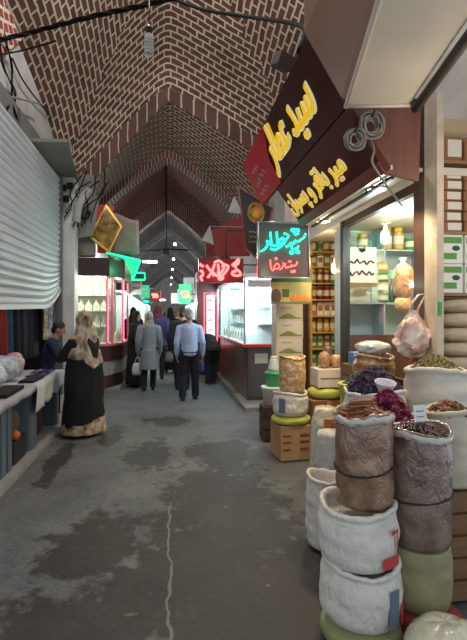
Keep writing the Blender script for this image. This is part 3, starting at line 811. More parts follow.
cw = MB(); pts=[onY(371,140,2.94),onY(374,150,2.9),onY(372,162,2.9),onY(380,176,2.95),onY(390,190,3.1),onY(402,206,3.4)]; cw.tube(smooth_curve(pts,5),.008,6)
solo(cw,'electric_cable',mat('grey_cable'),'grey cable hanging from the coils across the shop window','cable')

# sloping metal awning of the next shop, nearest to the viewer
aw = thing('metal_awning','pale sheet metal awning overhead beside the brown signboards','awning')
a0,a1,a2,a3 = onZ(346,105,3.0),onZ(410,104,3.0),onZ(455,38,3.0),onZ(381,-8,3.0)
a2b = a1+(a2-a1)*2.2; a3b = a0+(a3-a0)*1.9
mb = MB(); mb.prism([a0,a1,a2b,a3b],V(0,0,.03)); mb.build('soffit_panel',mat('awning_pale',(222,214,198),.6,var=.15,scale=2),aw)
tf = T0+V(0,-.03,0)
mb = MB(); e1 = atd(309,-40,2.7); mb.prism([tf,a0+V(-.01,-.02,.02),a3b+V(-.01,0,.02),e1+ (e1-tf)*.3],V(-.03,0,.02)); mb.build('fascia_panel',mat('awning_brown',(158,118,100),.5,var=.15,scale=2),aw)
mb = MB(); mb.tube([a0+V(0,0,-.012),a3b+V(0,0,-.012)],.016,8); mb.tube([a0+V(0,0,-.01),a1+V(.0,0,-.01)],.012,8); mb.build('edge_trim',mat('awning_trim',(206,198,184),.5),aw)
mb = MB(); mb.tube([a1+V(.05,.02,-.02),a2b+V(.05,0,-.02)],.03,8); mb.build('pole',mat('dark_pole',(58,48,42),.6),aw)

# shop front: frames, window, door opening
def post(x0,x1,y0,y1,z0,z1,name,m): mb=MB(); mb.bx(x0,x1,y0,y1,z0,z1,.004); return struct(mb,name,m)
post(XS-.06,XS+.06,3.37,3.54,0,3.3,'door_1_frame',wood)
post(XS-.04,XS+.05,5.12,5.21,.1,2.72,'window_1_post',mat('dark_steel',(40,40,43),.5))
post(XS-.05,XS+.05,6.72,6.95,.1,2.72,'door_1_jamb',wood)
mb=MB(); mb.bx(XS-.03,XS+.03,3.54,5.12,2.64,2.72); mb.bx(XS-.03,XS+.03,3.54,5.12,.95,1.02); struct(mb,'window_1_frame',mat('window_brown',(74,50,42),.5))
mb=MB(); mb.bx(XS-.004,XS+.004,3.54,5.12,1.02,2.64); struct(mb,'window_1',glass)
mb=MB(); mb.bx(XS-.03,XS+.03,3.54,5.12,.1,.95); struct(mb,'wall_right_stallriser',woodred)
# whitewashed pier and the next shop's stacked goods
mb=MB(); mb.bx(2.03,2.085,3.19,3.36,0,3.3); struct(mb,'wall_right_post',mat('cream_wash',(206,190,170),.9,var=.25,scale=6,bump=.2,bscale=30))

def carton(dims, m, stripe=None, bev=.006):
    mb = MB(); mb.m=0; mb.box((0,0,dims[2]/2),dims,bev=bev)
    return mb
def tape(mb, dims): mb.box((0,0,dims[2]-.0),(dims[0]*.99,.05,.004)); return mb
# next shop: shelves of stacked packets facing the lane
kraft = mat('kraft_paper',(150,104,70),.8,var=.15,scale=6); offw = mat('off_white_paper',(222,214,196),.7); 
shelfw = mat('shelf_timber',(156,120,84),.7,var=.2,scale=4,stretch=(1,8,8))
rack = thing('goods_rack','timber rack of packets and sacks beside the cream post','rack',(2.4,3.5,0))
for z in (.1,1.02,1.78,2.28,2.86):
    mb=MB(); mb.bx(-.22,.36,-.11,.11,z-.025,z); mb.build('shelf',shelfw,rack)
for x in (-.25,.36):
    mb=MB(); mb.bx(x,x+.03,-.11,-.07,0,3.0); mb.build('upright',shelfw,rack)
i=0
for z0,nn,h,m1,lab in ((2.28,6,.085,kraft,'brown packet with a white band'),(2.862,1,.2,kraft,'tall brown packet with a white band')):
    for k in range(nn):
        for x,c_ in ((2.29,'near the cream post'),(2.51,'away from the cream post')):
            p = thing('paper_packet',('%s, %s of its pile, %s'%(lab,ORD[k],c_)) if nn>1 else 'tall brown packet on the top rack shelf, %s'%c_,'packet',(x,3.49+.008*(k%2),z0+k*h),0,'brown packets on the timber rack')
            mb=MB(); mb.box((0,0,h/2),(.2,.17,h*.97),bev=.01); mb.build('wrapping',m1,p)
            mb=MB(); mb.box((.03,-.0855,h/2),(.12,.004,h*.7)); mb.build('label',offw,p)
greenpk=[mat('pack_green',(96,150,70),.6),mat('pack_white',(230,228,214),.6)]
for k in range(2):
    for j,x in enumerate((2.29,2.51)):
        p = thing('tea_carton','white and green tea carton on the timber rack, %s and %s the cream post'%(('lower','upper')[k],('next to','away from')[j]),'carton',(x,3.49,1.78+.24*k),0,'tea cartons on the timber rack')
        mb=MB(); mb.box((0,0,.118),(.2,.18,.236),bev=.004); mb.build('box',greenpk[1],p)
        mb=MB(); mb.box((0,-.0915,.19),(.18,.003,.05)); mb.box((-.02,-.0915,.06),(.13,.003,.05)); mb.build('green_print',greenpk[0],p)
        mb=MB(); mb.ell((.04,-.0915,.125),(.035,.003,.022),nu=10,nv=6); mb.build('leaf_print',mat('dark_leaf',(40,84,50),.6),p)
for k in range(6):
    mb = bag_blob((.2,.1,.055),20+k,.1)
    solo(mb,'flour_sack',mat('beige_sack',(206,184,154),.85,var=.15,scale=10,bump=.3,bscale=30),'beige packed sack on the timber rack, %s of the stack counted upward'%ORD[k],'sack',(2.43,3.49,1.022+.121*k),.05*(k%2),'beige sacks on the timber rack')
mb=MB(); mb.bx(-.013,.013,-.006,.006,0,.1); solo(mb,'green_tag',mat('tag_green',(60,160,90),.6),'small green tag hanging at the edge of the cream post','tag',(2.05,3.184,1.60))

# ---- shelves inside the shop ----
yl = mat('shelf_yellow',(190,150,88),.6)
unit = thing('wall_shelf_unit','cream timber shelf unit seen through the open doorway full of tins','shelf',(2.14,6.6,.12))
for x in (0,.46,.96): mb=MB(); mb.bx(x,x+.03,0,.33,0,2.55); mb.build('upright',yl,unit)
zs=[.62,.95,1.2,1.45,1.7,1.95,2.2,2.43]
for z in zs:
    mb=MB(); mb.bx(.03,.96,.0,.33,z,z+.02); mb.build('shelf',yl,unit)
mb=MB(); mb.bx(0,.99,.32,.335,0,2.55); mb.build('back_board',yl,unit)
tins=[('green',(96,128,60)),('yellow',(214,176,52)),('white',(224,218,196)),('amber',(170,104,44)),('red',(160,56,42)),('olive',(120,116,52))]
def tin(label,cat,loc,c,shape,group,h,wd,i):
    m = mat('pack_'+c[0],c[1],.45,coat=.2)
    t = thing(shape,label,cat,loc,0,group); mb=MB()
    if shape=='spice_tin':
        mb.lathe([(wd/2,0),(wd/2,h*.92)],14); mb.build('body',m,t)
        mb=MB(); mb.lathe([(wd/2*1.04,h*.92),(wd/2*1.04,h),(wd/2*.9,h)],14); mb.build('lid',mat('tin_lid',(190,182,160),.35,.7),t)
        mb=MB(); mb.lathe([(wd/2*1.015,h*.25),(wd/2*1.015,h*.68)],14,cap0=False,cap1=False); mb.build('paper_label',offw if c[0]!='white' else mat('pack_green'),t)
    elif shape=='spice_jar':
        mb.lathe([(wd*.42,0),(wd/2,h*.08),(wd/2,h*.72),(wd*.4,h*.82)],14); mb.build('body',m,t)
        mb=MB(); mb.lathe([(wd*.43,h*.8),(wd*.43,h),(wd*.38,h)],14); mb.build('lid',mat('lid_yellow',(206,190,60),.4),t)
        mb=MB(); mb.lathe([(wd/2*1.015,h*.25),(wd/2*1.015,h*.6)],14,cap0=False,cap1=False); mb.build('paper_label',offw,t)
    else:
        mb.box((0,0,h/2),(wd,wd*.8,h),bev=.004); mb.build('box',m,t)
        mb=MB(); mb.box((0,-wd*.4-.001,h*.55),(wd*.7,.003,h*.4)); mb.build('paper_label',offw if c[0] not in('white',) else mat('pack_amber',(170,104,44),.45,coat=.2),t)
    return t
r2=random.Random(3); sh_n=['lowest','second','third','fourth','fifth','sixth','seventh','top']
lay=[('box',0),('box',0),('box',5),('spice_tin',1),('box',2),('spice_jar',3),('box',4),('spice_tin',2)]
for r,z in enumerate(zs):
    for half,(xa,xb) in enumerate(((.03,.46),(.49,.96))):
        shp = ['gift_box','spice_tin','spice_jar'][(r+half)%3]; c=tins[[0,0,1,2,3,4,5,1][r] if half==0 else [0,3,2,2,3,2,4,3][r]]
        if r==1: shp='gift_box'
        nn=4; w_=(xb-xa)/nn*.94
        nh = 2 if (r in(0,1) and half==0) else 1; hh=(zs[r+1]-z if r<7 else .25)*.88/nh*r2.uniform(.85,1)
        for q in range(nh):
          for k in range(nn):
            nm={'gift_box':'box','spice_tin':'tin','spice_jar':'jar'}[shp]
            cc=c if r2.random()<.75 else tins[r2.randrange(6)]
            nmx={'gift_box':'packet_box'}.get(shp,shp)
            tin('%s %s %s the doorway shelf unit, %s shelf, %s half, %s along%s'%(cc[0],nm,'on',sh_n[r],('near' if half==0 else 'inner'),ORD[k],'' if nh==1 else (', lower row' if q==0 else ', upper row')),nm,
                (2.14+xa+(k+.5)*(xb-xa)/nn,6.6+.14,.12+z+.022+q*hh),cc,nmx,'goods on the %s doorway shelf'%sh_n[r],hh,w_*(.95 if shp!='spice_jar' else .9),k)

# window display: back shelf facing the viewer
wu = thing('window_shelf','pale blue shelf unit behind the shop window','shelf',(2.22,5.45,.12))
wsm = mat('window_shelf_blue',(176,190,196),.5)
mb=MB(); mb.bx(0,1.1,.34,.36,0,2.6); mb.build('back_board',wsm,wu)
for x in (0,.52,1.08): mb=MB(); mb.bx(x,x+.02,0,.34,0,2.6); mb.build('upright',wsm,wu)
for z in (.8,1.18,1.62,2.3): mb=MB(); mb.bx(.02,1.08,0,.34,z,z+.02); mb.build('shelf',wsm,wu)
mb=MB(); mb.bx(2.2,3.3,5.3,5.44,.12,1.35); solo(mb,'wooden_counter',woodred,'brown wooden counter inside under the window shelves','counter')
def wgood(px,py,shape,c,h,wd,label,Y=5.5,zb=None):
    p=onY(px,py,Y); tin(label,'jar' if shape=='spice_jar' else 'tin',(p.x,Y,zb if zb else p.z),c,shape,'jars behind the shop window',h,wd,0)
zt_=.12+2.3+.022
wgood(362,236,'spice_jar',('honey',(176,140,60)),.2,.13,'honey coloured jar on the top window shelf over the white plaque',zb=zt_)
wgood(386,236,'spice_jar',('pale amber',(196,170,110)),.28,.14,'tall pale amber jar on the top window shelf, first of two',zb=zt_)
wgood(398,236,'spice_jar',('pale amber',(196,170,110)),.29,.14,'tall pale amber jar on the top window shelf, second of two',zb=zt_)
wgood(410,238,'spice_tin',('bright green',(50,170,90)),.16,.13,'bright green tub on the top window shelf beside the tall jars',zb=zt_)
zc=.12+1.62+.022
for k in range(4): wgood(383,310,'spice_tin',[('green',(96,128,60)),('lemon',(206,190,70)),('green',(96,128,60)),('yellow',(214,176,52))][k],.13,.12,'%s tin in the window column of tins, %s counted upward'%(['green','lemon','green','yellow'][k],ORD[k]),zb=zc+.131*k)
for k,(px,c) in enumerate(((392,('bottle green',(24,64,48))),(398,('bottle green',(24,64,48))),(404,('bottle green',(24,64,48))))):
    p=onY(px,280,5.5); t=thing('glass_bottle','dark green bottle behind the window, %s from the tin column'%ORD[k],'bottle',(p.x,5.5,zc),0,'dark bottles in the window')
    mb=MB(); mb.lathe([(.035,0),(.04,.02),(.04,.2),(.015,.27),(.015,.33)],12); mb.build('body',mat('bottle_green',(20,58,44),.15,coat=.5),t)
    mb=MB(); mb.lathe([(.018,.33),(.018,.37)],10); mb.build('cap',mat('black_trim'),t)
# white plaque with two lines of script
pl = thing('script_plaque','white plaque with two lines of black script behind the window','plaque',(0,0,0))
p0,p1 = onY(348,247,5.4),onY(376,283,5.4)
mb=MB(); mb.bx(p0.x,p1.x,5.39,5.41,p1.z,p0.z); mb.build('board',mat('plaque_white',(226,224,214),.5),pl)
for ln,(yy_,n_) in enumerate(((250,1),(262,9),(273,9))):
    a=onY(359 if n_==1 else 350,yy_,5.38); b=onY(365 if n_==1 else 374,yy_,5.38)
    mb=MB(); mb.tube(smooth_curve([a.lerp(b,s/10)+V(0,0,.035*math.sin(s*2.3+ln)*(1 if s%2 else .5)) for s in range(11)],4),.009,6); mb.build('script_line',blk,pl)
mb=MB(); mb.bx(p0.x,p1.x,5.37,5.43,p1.z-.05,p1.z); mb.build('ledge',shelfw,pl)
# crumpled sheet of white paper below the plaque
mb=MB(); pp=onY(362,306,5.45); mb.grid([[V((i-3)*.05,.03*noise.noise((i*.9,j*.7,2)),j*.05*(1-.5*abs(i-3)/4)+.02*noise.noise((i*.7,j,5))) for j in range(5)] for i in range(7)])
o=solo(mb,'paper_sheet',offw,'folded white sheet standing on the window shelf below the plaque','paper',(pp.x,5.55,.12+1.62+.03)); o.modifiers.new('s','SOLIDIFY').thickness=.004
# clear bags of orange goods hung inside the window
for k,(px,py,r,c) in enumerate(((403,281,(.13,.1,.2),[(176,96,56),(204,160,120),(160,76,44)]),(403,304,(.1,.07,.085),[(220,140,60),(232,196,140),(200,116,56)]))):
    p=onY(px,py,4.9); b=thing('produce_bag',('large clear bag of pale orange snacks hung inside the window','small clear bag of bright orange snacks below the large one')[k],'bag',(p.x,4.9,p.z-r[2]))
    bag_blob(r,30+k,.12).build('bag',multi_noise('snack_%d'%k,c,14),b)
    mb=MB(); mb.lathe([(.05,r[2]*1.95),(.02,r[2]*2.1),(.05,r[2]*2.35)],12,cap0=False,cap1=False); mb.build('tied_neck',mat('clear_film',(216,212,206),.3,coat=.4),b)
# bulbs
def cfl(name_loc,label,col,es,energy):
    t=thing('energy_bulb',label,'lamp',name_loc)
    mb=MB(); mb.lathe([(.02,.07),(.032,.06),(.045,.03),(.048,-.02),(.035,-.06),(.012,-.075)],14); mb.build('bulb',mat('bulb_'+label[:5],(255,255,250),.4,emit=col,es=es),t)
    mb=MB(); mb.lathe([(.022,.068),(.024,.12),(.016,.15)],12); mb.build('socket',mat('socket_white',(220,216,206),.5),t)
    mb=MB(); mb.tube([V(0,0,.15),V(0,0,2.74-name_loc[2]-.002)],.004,6); mb.build('cord',mat('black_trim'),t)
    lamp('bulb_light',V(*name_loc)+V(0,-.1,-.05),energy,col,.06)
lamp('next_shop_light',(2.0,2.4,2.45),17,(255,232,200),.08)
cfl(tuple(onY(385,237,4.75)),'white bulb hanging behind the shop window',(240,250,255),30,20)
cfl(tuple(onY(335,268,5.9)),'warm bulb hanging in the shop doorway',(255,226,170),30,50)
# ================= sacks and goods in front of the spice shop =================
woven = mat('white_woven_sack',(224,216,204),.6,var=.14,scale=7,bump=.8,bscale=34,stretch=(1,1,.6))
woven2 = mat('grey_white_sack',(206,200,190),.6,var=.18,scale=6,bump=.8,bscale=30,stretch=(1,1,.6))
redprint = mat('red_print',(190,60,54),.6); bluegr = mat('blue_grey_print',(96,110,124),.6)
def film_mat(name, c1, c2):
    """spice seen through creased glossy film: the creases are ridges in the surface"""
    m = mat(name, c1, .22, col2=c2, scale=9, coat=1.0); nt = m.node_tree; b = nt.nodes['Principled BSDF']
    tc = nt.nodes.new('ShaderNodeTexCoord'); hs = None
    for sc, st, k in ((7,(1,1,1.5),1.0),(15,(1.2,1.2,.7),.6),(4,(1,1,.5),1.2)):
        mp = nt.nodes.new('ShaderNodeMapping'); mp.inputs['Scale'].default_value = st; nt.links.new(tc.outputs['Object'], mp.inputs['Vector'])
        n = nt.nodes.new('ShaderNodeTexNoise'); n.inputs['Scale'].default_value = sc; n.inputs['Detail'].default_value = 2; n.inputs['Distortion'].default_value = .8; nt.links.new(mp.outputs['Vector'], n.inputs['Vector'])
        q = []
        for op, v in (('SUBTRACT',.5),('ABSOLUTE',0),('MULTIPLY',-9*k)):
            mm = nt.nodes.new('ShaderNodeMath'); mm.operation = op; mm.inputs[1].default_value = v; nt.links.new(q[-1] if q else n.outputs['Fac'], mm.inputs[0]); q.append(mm.outputs[0])
        if hs is None: hs = q[-1]
        else:
            mm = nt.nodes.new('ShaderNodeMath'); mm.operation = 'MAXIMUM'; nt.links.new(hs, mm.inputs[0]); nt.links.new(q[-1], mm.inputs[1]); hs = mm.outputs[0]
    bp = nt.nodes.new('ShaderNodeBump'); bp.inputs['Strength'].default_value = .5; bp.inputs['Distance'].default_value = .007
    nt.links.new(hs, bp.inputs['Height']); nt.links.new(bp.outputs['Normal'], b.inputs['Normal']); nt.links.new(bp.outputs['Normal'], b.inputs['Coat Normal'])
    return m
filmbrown = film_mat('brown_in_film',(102,70,48),(156,124,98)); filmdark = film_mat('dark_brown_in_film',(90,64,54),(144,122,108))
def sack_body(r, h, seed, rim=True, bulge=.06, fold=.02, n=44, top=.96, bot=.9, roll=.018, inner=.09, wr=1.0):
    prof=[]; N=22
    for i in range(N+1):
        t=i/N; k=bot+(1-bot)*min(1,t*5)**.6; k*=1+bulge*math.sin(PI*t)
        if t>.8: k*=1-(1-top)*((t-.8)/.2)
        prof.append((r*k, h*t))
    rt=prof[-1][0]
    if rim:
        prof+=[(rt+roll*.7,h+roll*.5),(rt+roll*.6,h+roll*1.3),(rt-roll*.1,h+roll*1.6),(rt-roll*.8,h+roll*.9),(rt-roll*1.0,h-.02),(rt-roll*1.3,h-inner)]
    L_=len(prof)
    def fn(th,i,rr,z):
        q=V(math.cos(th)*1.3,math.sin(th)*1.3,z/r*.9+seed)
        d=.05*noise.noise(q)+.035*noise.noise(V(q.x*2.2,q.y*2.2,z/r*2.6+seed))
        d+=fold*math.sin(z/r*9+2.2*noise.noise(q*1.3)+1.7*math.sin(th+seed))*wr
        if i<2: d*=.3
        zz=z
        if rim and i>=N-2: zz=z+.014*math.sin(2*th+seed)+.010*noise.noise(q*3); d*=.5
        return rr*(1+d), zz
    mb=MB(); mb.lathe(prof,n,fn=fn,cap1=True if not rim else True)
    return mb
def sack(name,label,loc,r,h,m,seed,cat='sack',group=None,prints=(),**kw):
    if not prints: return solo(sack_body(r,h,seed,**kw),name,m,label,cat,loc,0,group)
    t=thing(name,label,cat,loc,0,group); sack_body(r,h,seed,**kw).build('sack_cloth',m,t)
    for k,(a,z,wd,hh,pm) in enumerate(prints):
        mb=MB(); P=[]
        for i in range(7):
            th=a+wd*(i/6-.5)/r; P.append([V(math.cos(th)*(r*1.085+.004),math.sin(th)*(r*1.085+.004),z+hh*(j/4-.5)) for j in range(5)])
        mb.grid(P); mb.build('printed_mark',pm,t)
    return t
def heap(name,label,cat,loc,r,h,piece,n,mats,seed,base,sink=.5,peak=(0,0),psc=1,tilt=.9,slump=None):
    """an uncountable heap: a mounded base with small pieces lying all over it"""
    R=random.Random(seed); mb=MB()
    def hz(x,y):
        d=math.hypot(x-peak[0]*.5,y-peak[1]*.5)/r
        return h*max(0,(1-d**1.7))+.01*noise.noise((x*30,y*30,seed))
    mb.m=len(mats)
    prof=[(r*k/8,0) for k in range(9)]
    rings=[[V(r*k/8*math.cos(2*PI*j/24),r*k/8*math.sin(2*PI*j/24),hz(r*k/8*math.cos(2*PI*j/24),r*k/8*math.sin(2*PI*j/24))-.004) for j in range(24)] for k in (8,7,6,5,4,3,2,1,.05)]
    mb.loft([[V(p.x,p.y,-.05) for p in rings[0]]]+rings)
    for i in range(n):
        a=R.uniform(0,2*PI); q=r*math.sqrt(R.random())*.99; x,y=q*math.cos(a),q*math.sin(a)
        mb.m=R.randrange(len(mats))
        M=Euler((R.uniform(-tilt,tilt),R.uniform(-tilt,tilt),R.uniform(0,6.28))).to_matrix()
        piece(mb,V(x,y,hz(x,y)+.004),M,R)
    return solo(mb,name,list(mats)+[base],label,cat,loc,0,None,'stuff')
def p_bean(s): return lambda mb,c,M,R: mb.ell(c,(s*R.uniform(.9,1.2),s*.75,s*.7),M,6,4)
def p_petal(s):
    def f(mb,c,M,R):
        k=s*R.uniform(.7,1.25); mb.grid([[c+M@V(k*(i-1)*(1-.3*abs(j-1)),k*(j-1),.35*k*((i-1)**2+(j-1)**2)*.5) for j in range(3)] for i in range(3)])
    return f
def p_chip(s): return lambda mb,c,M,R: mb.box(c,(s*R.uniform(.8,1.8),s*R.uniform(.5,1),s*.35),M=M)
def p_flower(s):
    def f(mb,c,M,R):
        for q in range(3): mb.ell(c+M@V(s*R.uniform(-.6,.6),s*R.uniform(-.6,.6),s*R.uniform(0,.8)),(s*.75,s*.3,s*.45),Euler((R.uniform(0,3),R.uniform(0,3),0)).to_matrix(),5,4)
    return f
# --- front stack: flat yellow bag, two white sacks, tall film-wrapped sack of cinnamon
A=V(.95,2.14,0)
yg=mat('yellow_green_bag',(150,150,98),.55,var=.2,scale=8,bump=.5,coat=.2)
sack('flat_sack','squashed yellow green bag on the ground under the red printed white sacks',A,.182,.115,yg,1,rim=False,bulge=.1,bot=.95,top=.85)
sack('woven_sack','white woven sack with blue grey print, lower one of the front stack',A+V(0,0,.122),.188,.255,woven,2,prints=((-1.15,.12,.06,.18,bluegr),(-.85,.08,.03,.10,redprint)),fold=.014,inner=.05)
sack('woven_sack','white woven sack with red printed blocks under the cinnamon sack',A+V(-.015,0,.40),.182,.25,woven,3,prints=((-1.08,.055,.11,.05,redprint),(-.98,.19,.05,.018,redprint),(-.86,.15,.012,.10,redprint)),fold=.014,inner=.05)
c1=sack('film_sack','tall brown sack wrapped in creased clear film, holding cinnamon sticks',A+V(.02,0,.672),.137,.43,filmbrown,4,prints=(),fold=.006,top=1.0,bulge=.02,bot=.97,roll=.012,inner=.06)
mb=MB(); mb.lathe([(.122,0),(.12,.012),(.095,.035),(.045,.055),(.005,.06)],24); solo(mb,'cinnamon_bed',mat('cinnamon_dark',(98,58,36),.85,col2=(140,88,56),scale=40),'rough bed of broken cinnamon in the tall film wrapped sack','spice',A+V(.02,0,1.075),0,None,'stuff')
mb=MB(); mb.tube([V(.144*math.cos(2*PI*k/28),.144*math.sin(2*PI*k/28),.028*math.sin(2*PI*k/28+1.0)) for k in range(28)],.005,6,closed=True); 
solo(mb,'dark_cord',mat('dark_cord',(40,32,30),.7),'dark cord tied round the film of the cinnamon sack','cord',A+V(.02,0,.86))
cm=[mat('cinnamon_a',(150,92,56),.7,var=.25,scale=30),mat('cinnamon_b',(122,70,44),.7,var=.25,scale=30),mat('cinnamon_c',(176,116,74),.7,var=.2,scale=30)]
R=random.Random(5); place=['by the rim facing the lane','in the middle of the heap','at the back of the heap']
for i in range(34):
    top=i>=27
    x,y=(R.uniform(-.1,.1),R.uniform(-.1,.1)); 
    while math.hypot(x,y)>.098: x,y=(R.uniform(-.11,.11),R.uniform(-.11,.11))
    rr=math.hypot(x,y); z=1.075+.06*(1-(rr/.124)**1.6)+.014+(.0 if not top else .03)
    if top: x,y=-.03+.017*(i-27)*.6,-.02+.012*(i-27); z=1.075+.075+.011*((i-27)%3); ang=.15+R.uniform(-.12,.12); el=R.uniform(-.05,.05); ln=.13
    else: ang=R.uniform(0,PI); el=R.uniform(-.25,.25); ln=R.uniform(.06,.10)
    mb=MB()
    # a rolled quill: two scrolls side by side
    for s_ in (-1,1):
        pr=[V(0,s_*.0045+.0052*math.cos(q*.75),.0052*math.sin(q*.75)) for q in range(8)]
        mb.loft([[V(-ln/2,p.y,p.z) for p in pr],[V(ln/2,p.y,p.z) for p in pr]],smooth=True)
    k=0 if y<-.03 else (1 if y<.05 else 2)
    solo(mb,'cinnamon_stick',cm[i%3],'cinnamon stick stacked at the top of the cinnamon heap' if top else 'cinnamon stick lying loose '+place[k],'cinnamon stick',A+V(.02+x,y,z),(0,el,ang),'cinnamon sticks on top of the heap' if top else 'cinnamon sticks '+place[k])
lip=mat('film_lip',(206,196,184),.35,coat=.4,bump=.6,bscale=40)
def filmlip(name,label,c,r,seed):
    mb=MB(); N=44; P=[]
    for k in range(N):
        th=2*PI*k/N; w_=.012*math.sin(2*th+seed)+.012*noise.noise((math.cos(th)*3,math.sin(th)*3,seed)); P.append([c+V((r+q[0])*math.cos(th),(r+q[0])*math.sin(th),q[1]+w_) for q in ((.007,-.022+.02*noise.noise((math.cos(th)*4,math.sin(th)*4,seed))),(.009,-.005),(.009,.008),(.003,.014),(-.006,.008),(-.008,-.02))])
    P.append(P[0]); mb.grid(P); o=mb.build(name,lip,None); o.modifiers.new('s','SOLIDIFY').thickness=.003; return o
o=filmlip('film_lip','',V(0,0,.43),.137,4); o.parent=c1
# --- second stack: film sack of dark beans on an olive drum on a red crate
B=V(1.275,2.16,0)
mb=MB(); mb.box((0,0,.07),(.3,.28,.14),bev=.008); mb.box((0,-.141,.07),(.25,.004,.05)); solo(mb,'red_crate',mat('crate_red',(146,52,44),.6,var=.2,scale=6),'red crate on the ground under the olive sack','crate',B)
sack('olive_sack','olive beige sack between the red crate and the film wrapped bean sack',B+V(0,0,.142),.15,.30,mat('olive_sack',(150,142,104),.7,var=.2,scale=8,bump=.4),6,rim=False,fold=.01,bulge=.03)
c2=sack('film_sack','dark film wrapped sack filled with dark brown beans, with a white price card',B+V(0,0,.452),.15,.555,filmdark,7,fold=.006,top=1.0,bulge=.02,bot=.95,roll=.012,inner=.05)
o=filmlip('film_lip','',V(0,0,.555),.15,7); o.parent=c2
heap('bean_heap','shiny dark brown beans filling the film wrapped sack beside the cinnamon','beans',B+V(0,0,.998),.134,.05,p_bean(.0105),420,[mat('bean_dark',(58,32,28),.25,coat=.4),mat('bean_red',(88,46,38),.25,coat=.4)],4,mat('bean_bed',(40,24,22),.8))
mb=MB(); mb.tube([V(.157*math.cos(2*PI*k/28),.157*math.sin(2*PI*k/28),.02*math.sin(2*PI*k/28+2)) for k in range(28)],.005,6,closed=True)
solo(mb,'dark_cord',mat('dark_cord'),'dark cord tied round the film of the bean sack','cord',B+V(0,0,.69))
tg=thing('price_card','white price card with small grey writing stuck among the dark beans','card',B+V(.005,-.02,1.0),(math.radians(-8),0,.25))
mb=MB(); mb.bx(-.04,.04,-.0015,.0015,.025,.14); mb.build('card',mat('card_white',(224,220,216),.6),tg)
mb=MB(); mb.bx(-.004,.004,-.002,.002,-.02,.03); mb.build('stick',kraft,tg)
for k in range(3):
    mb=MB(); mb.tube([V(-.025+.05*s/8,-.003,.11-.028*k+.004*math.sin(s*2.4+k)) for s in range(9)],.0018,5); mb.build('writing_line',mat('grey_ink',(110,106,108),.7),tg)
# clear bag with yellow contents on the ground in front
solo(bag_blob((.17,.13,.12),41,.14),'plastic_bag',multi_noise('yellow_clear',[(200,190,110),(222,214,190),(170,150,70)],10,rough=.25,coat=.6),'clear bag of pale yellow goods on the ground before the red crate','bag',(1.22,1.86,.0))
# --- small rose petal sack and big purple flower sack behind
def stand(loc,w_,d_,h,label,m=None,name='wooden_crate'):
    t=thing(name,label,'crate',loc); mb=MB(); k=max(2,int(h/.12))
    mb.box((0,0,h/2),(w_-.03,d_-.03,h-.012)); mb.build('box',mat('crate_inside',(92,66,46),.8),t)
    for i in range(k):
        z=(i+.5)*h/k; mb=MB(); mb.box((0,-d_/2+.006,z),(w_,.012,h/k*.86)); mb.box((-w_/2+.006,0,z),(.012,d_-.026,h/k*.86)); mb.box((w_/2-.006,0,z),(.012,d_-.026,h/k*.86)); mb.build('slat',m or mat('crate_wood',(136,100,66),.8,var=.3,scale=5,stretch=(1,1,8)),t)
    return t
D=V(1.33,2.48,0)
stand(D,.27,.25,.58,'slatted wooden crate under the rose petal sack')
sack('woven_sack','small white sack of magenta rose petals between the cinnamon and bean sacks',D+V(0,0,.585),.148,.40,woven2,9,inner=.05)
mag=[mat('petal_magenta',(150,30,72),.7),mat('petal_plum',(110,22,56),.7),mat('petal_rose',(204,124,150),.7)]
heap('petal_heap','magenta dried rose petals heaped high in the small white sack','petals',D+V(-.01,0,.985),.136,.16,p_petal(.013),900,mag,8,mag[1],peak=(-.05,.1),tilt=1.2)
solo(bag_blob((.05,.04,.035),44,.15),'cloth_scrap',mat('pinkish_cloth',(206,160,156),.8,var=.2,scale=10),'pinkish cloth scrap between the cinnamon sack and the petals','cloth',(1.13,2.36,.99))
E_=V(1.41,2.94,0)
stand(E_,.36,.32,.62,'slatted wooden crate under the purple flower sack')
sack('woven_sack','wide white sack of dark purple dried flowers behind the rose petals',E_+V(0,0,.625),.2,.44,woven,10,inner=.06)
pur=[mat('flower_purple',(66,44,78),.8),mat('flower_dark',(44,32,50),.8),mat('flower_grey',(90,76,96),.8)]
heap('flower_heap','dark purple dried flowers heaped in the wide white sack','flowers',E_+V(0,0,1.07),.185,.16,p_flower(.018),330,pur,9,pur[1],tilt=1.5)
mb=MB(); mb.lathe([(.04,0),(.056,.035),(.066,.06),(.069,.064),(.064,.06),(.05,.025),(.025,.012)],20); solo(mb,'scoop_bowl',mat('lavender_plastic',(210,202,212),.4),'lavender plastic bowl sunk in the purple flowers above the petals','bowl',(1.39,2.76,1.105),(.25,0,0))
# --- nut sack beside the price card
G=V(1.63,2.44,0)
stand(G,.27,.25,.62,'slatted wooden crate under the nut sack')
sack('woven_sack','small white sack of brown nuts behind the price card',G+V(0,0,.625),.128,.40,mat('cream_sack',(206,194,172),.7,var=.15,scale=8,bump=.4),11,inner=.05)
nutm=[mat('nut_brown',(132,92,62),.6),mat('nut_dark',(96,62,44),.6),mat('nut_pale',(166,124,88),.6)]
heap('nut_heap','brown nuts heaped in the small white sack behind the price card','nuts',G+V(0,0,1.02),.118,.07,p_chip(.02),240,nutm,10,nutm[1],tilt=1)
# --- big white sack of green herb near the cream post
H_=V(1.84,2.91,0)
stand(H_,.40,.36,.74,'slatted wooden crate under the big herb sack by the cream post')
sack('woven_sack','big white rolled sack of greenish dried herb below the cream post',H_+V(0,0,.745),.2,.46,mat('ivory_sack',(214,206,190),.75,var=.12,scale=8,bump=.4),12,roll=.024,inner=.06)
hm=[mat('herb_a',(150,134,84),.8),mat('herb_b',(116,106,64),.8),mat('herb_c',(184,164,116),.8)]
heap('herb_heap','greenish dried herb heaped in the big white sack','herbs',H_+V(0,0,1.20),.175,.12,p_chip(.014),520,hm,11,hm[1],tilt=1.4)
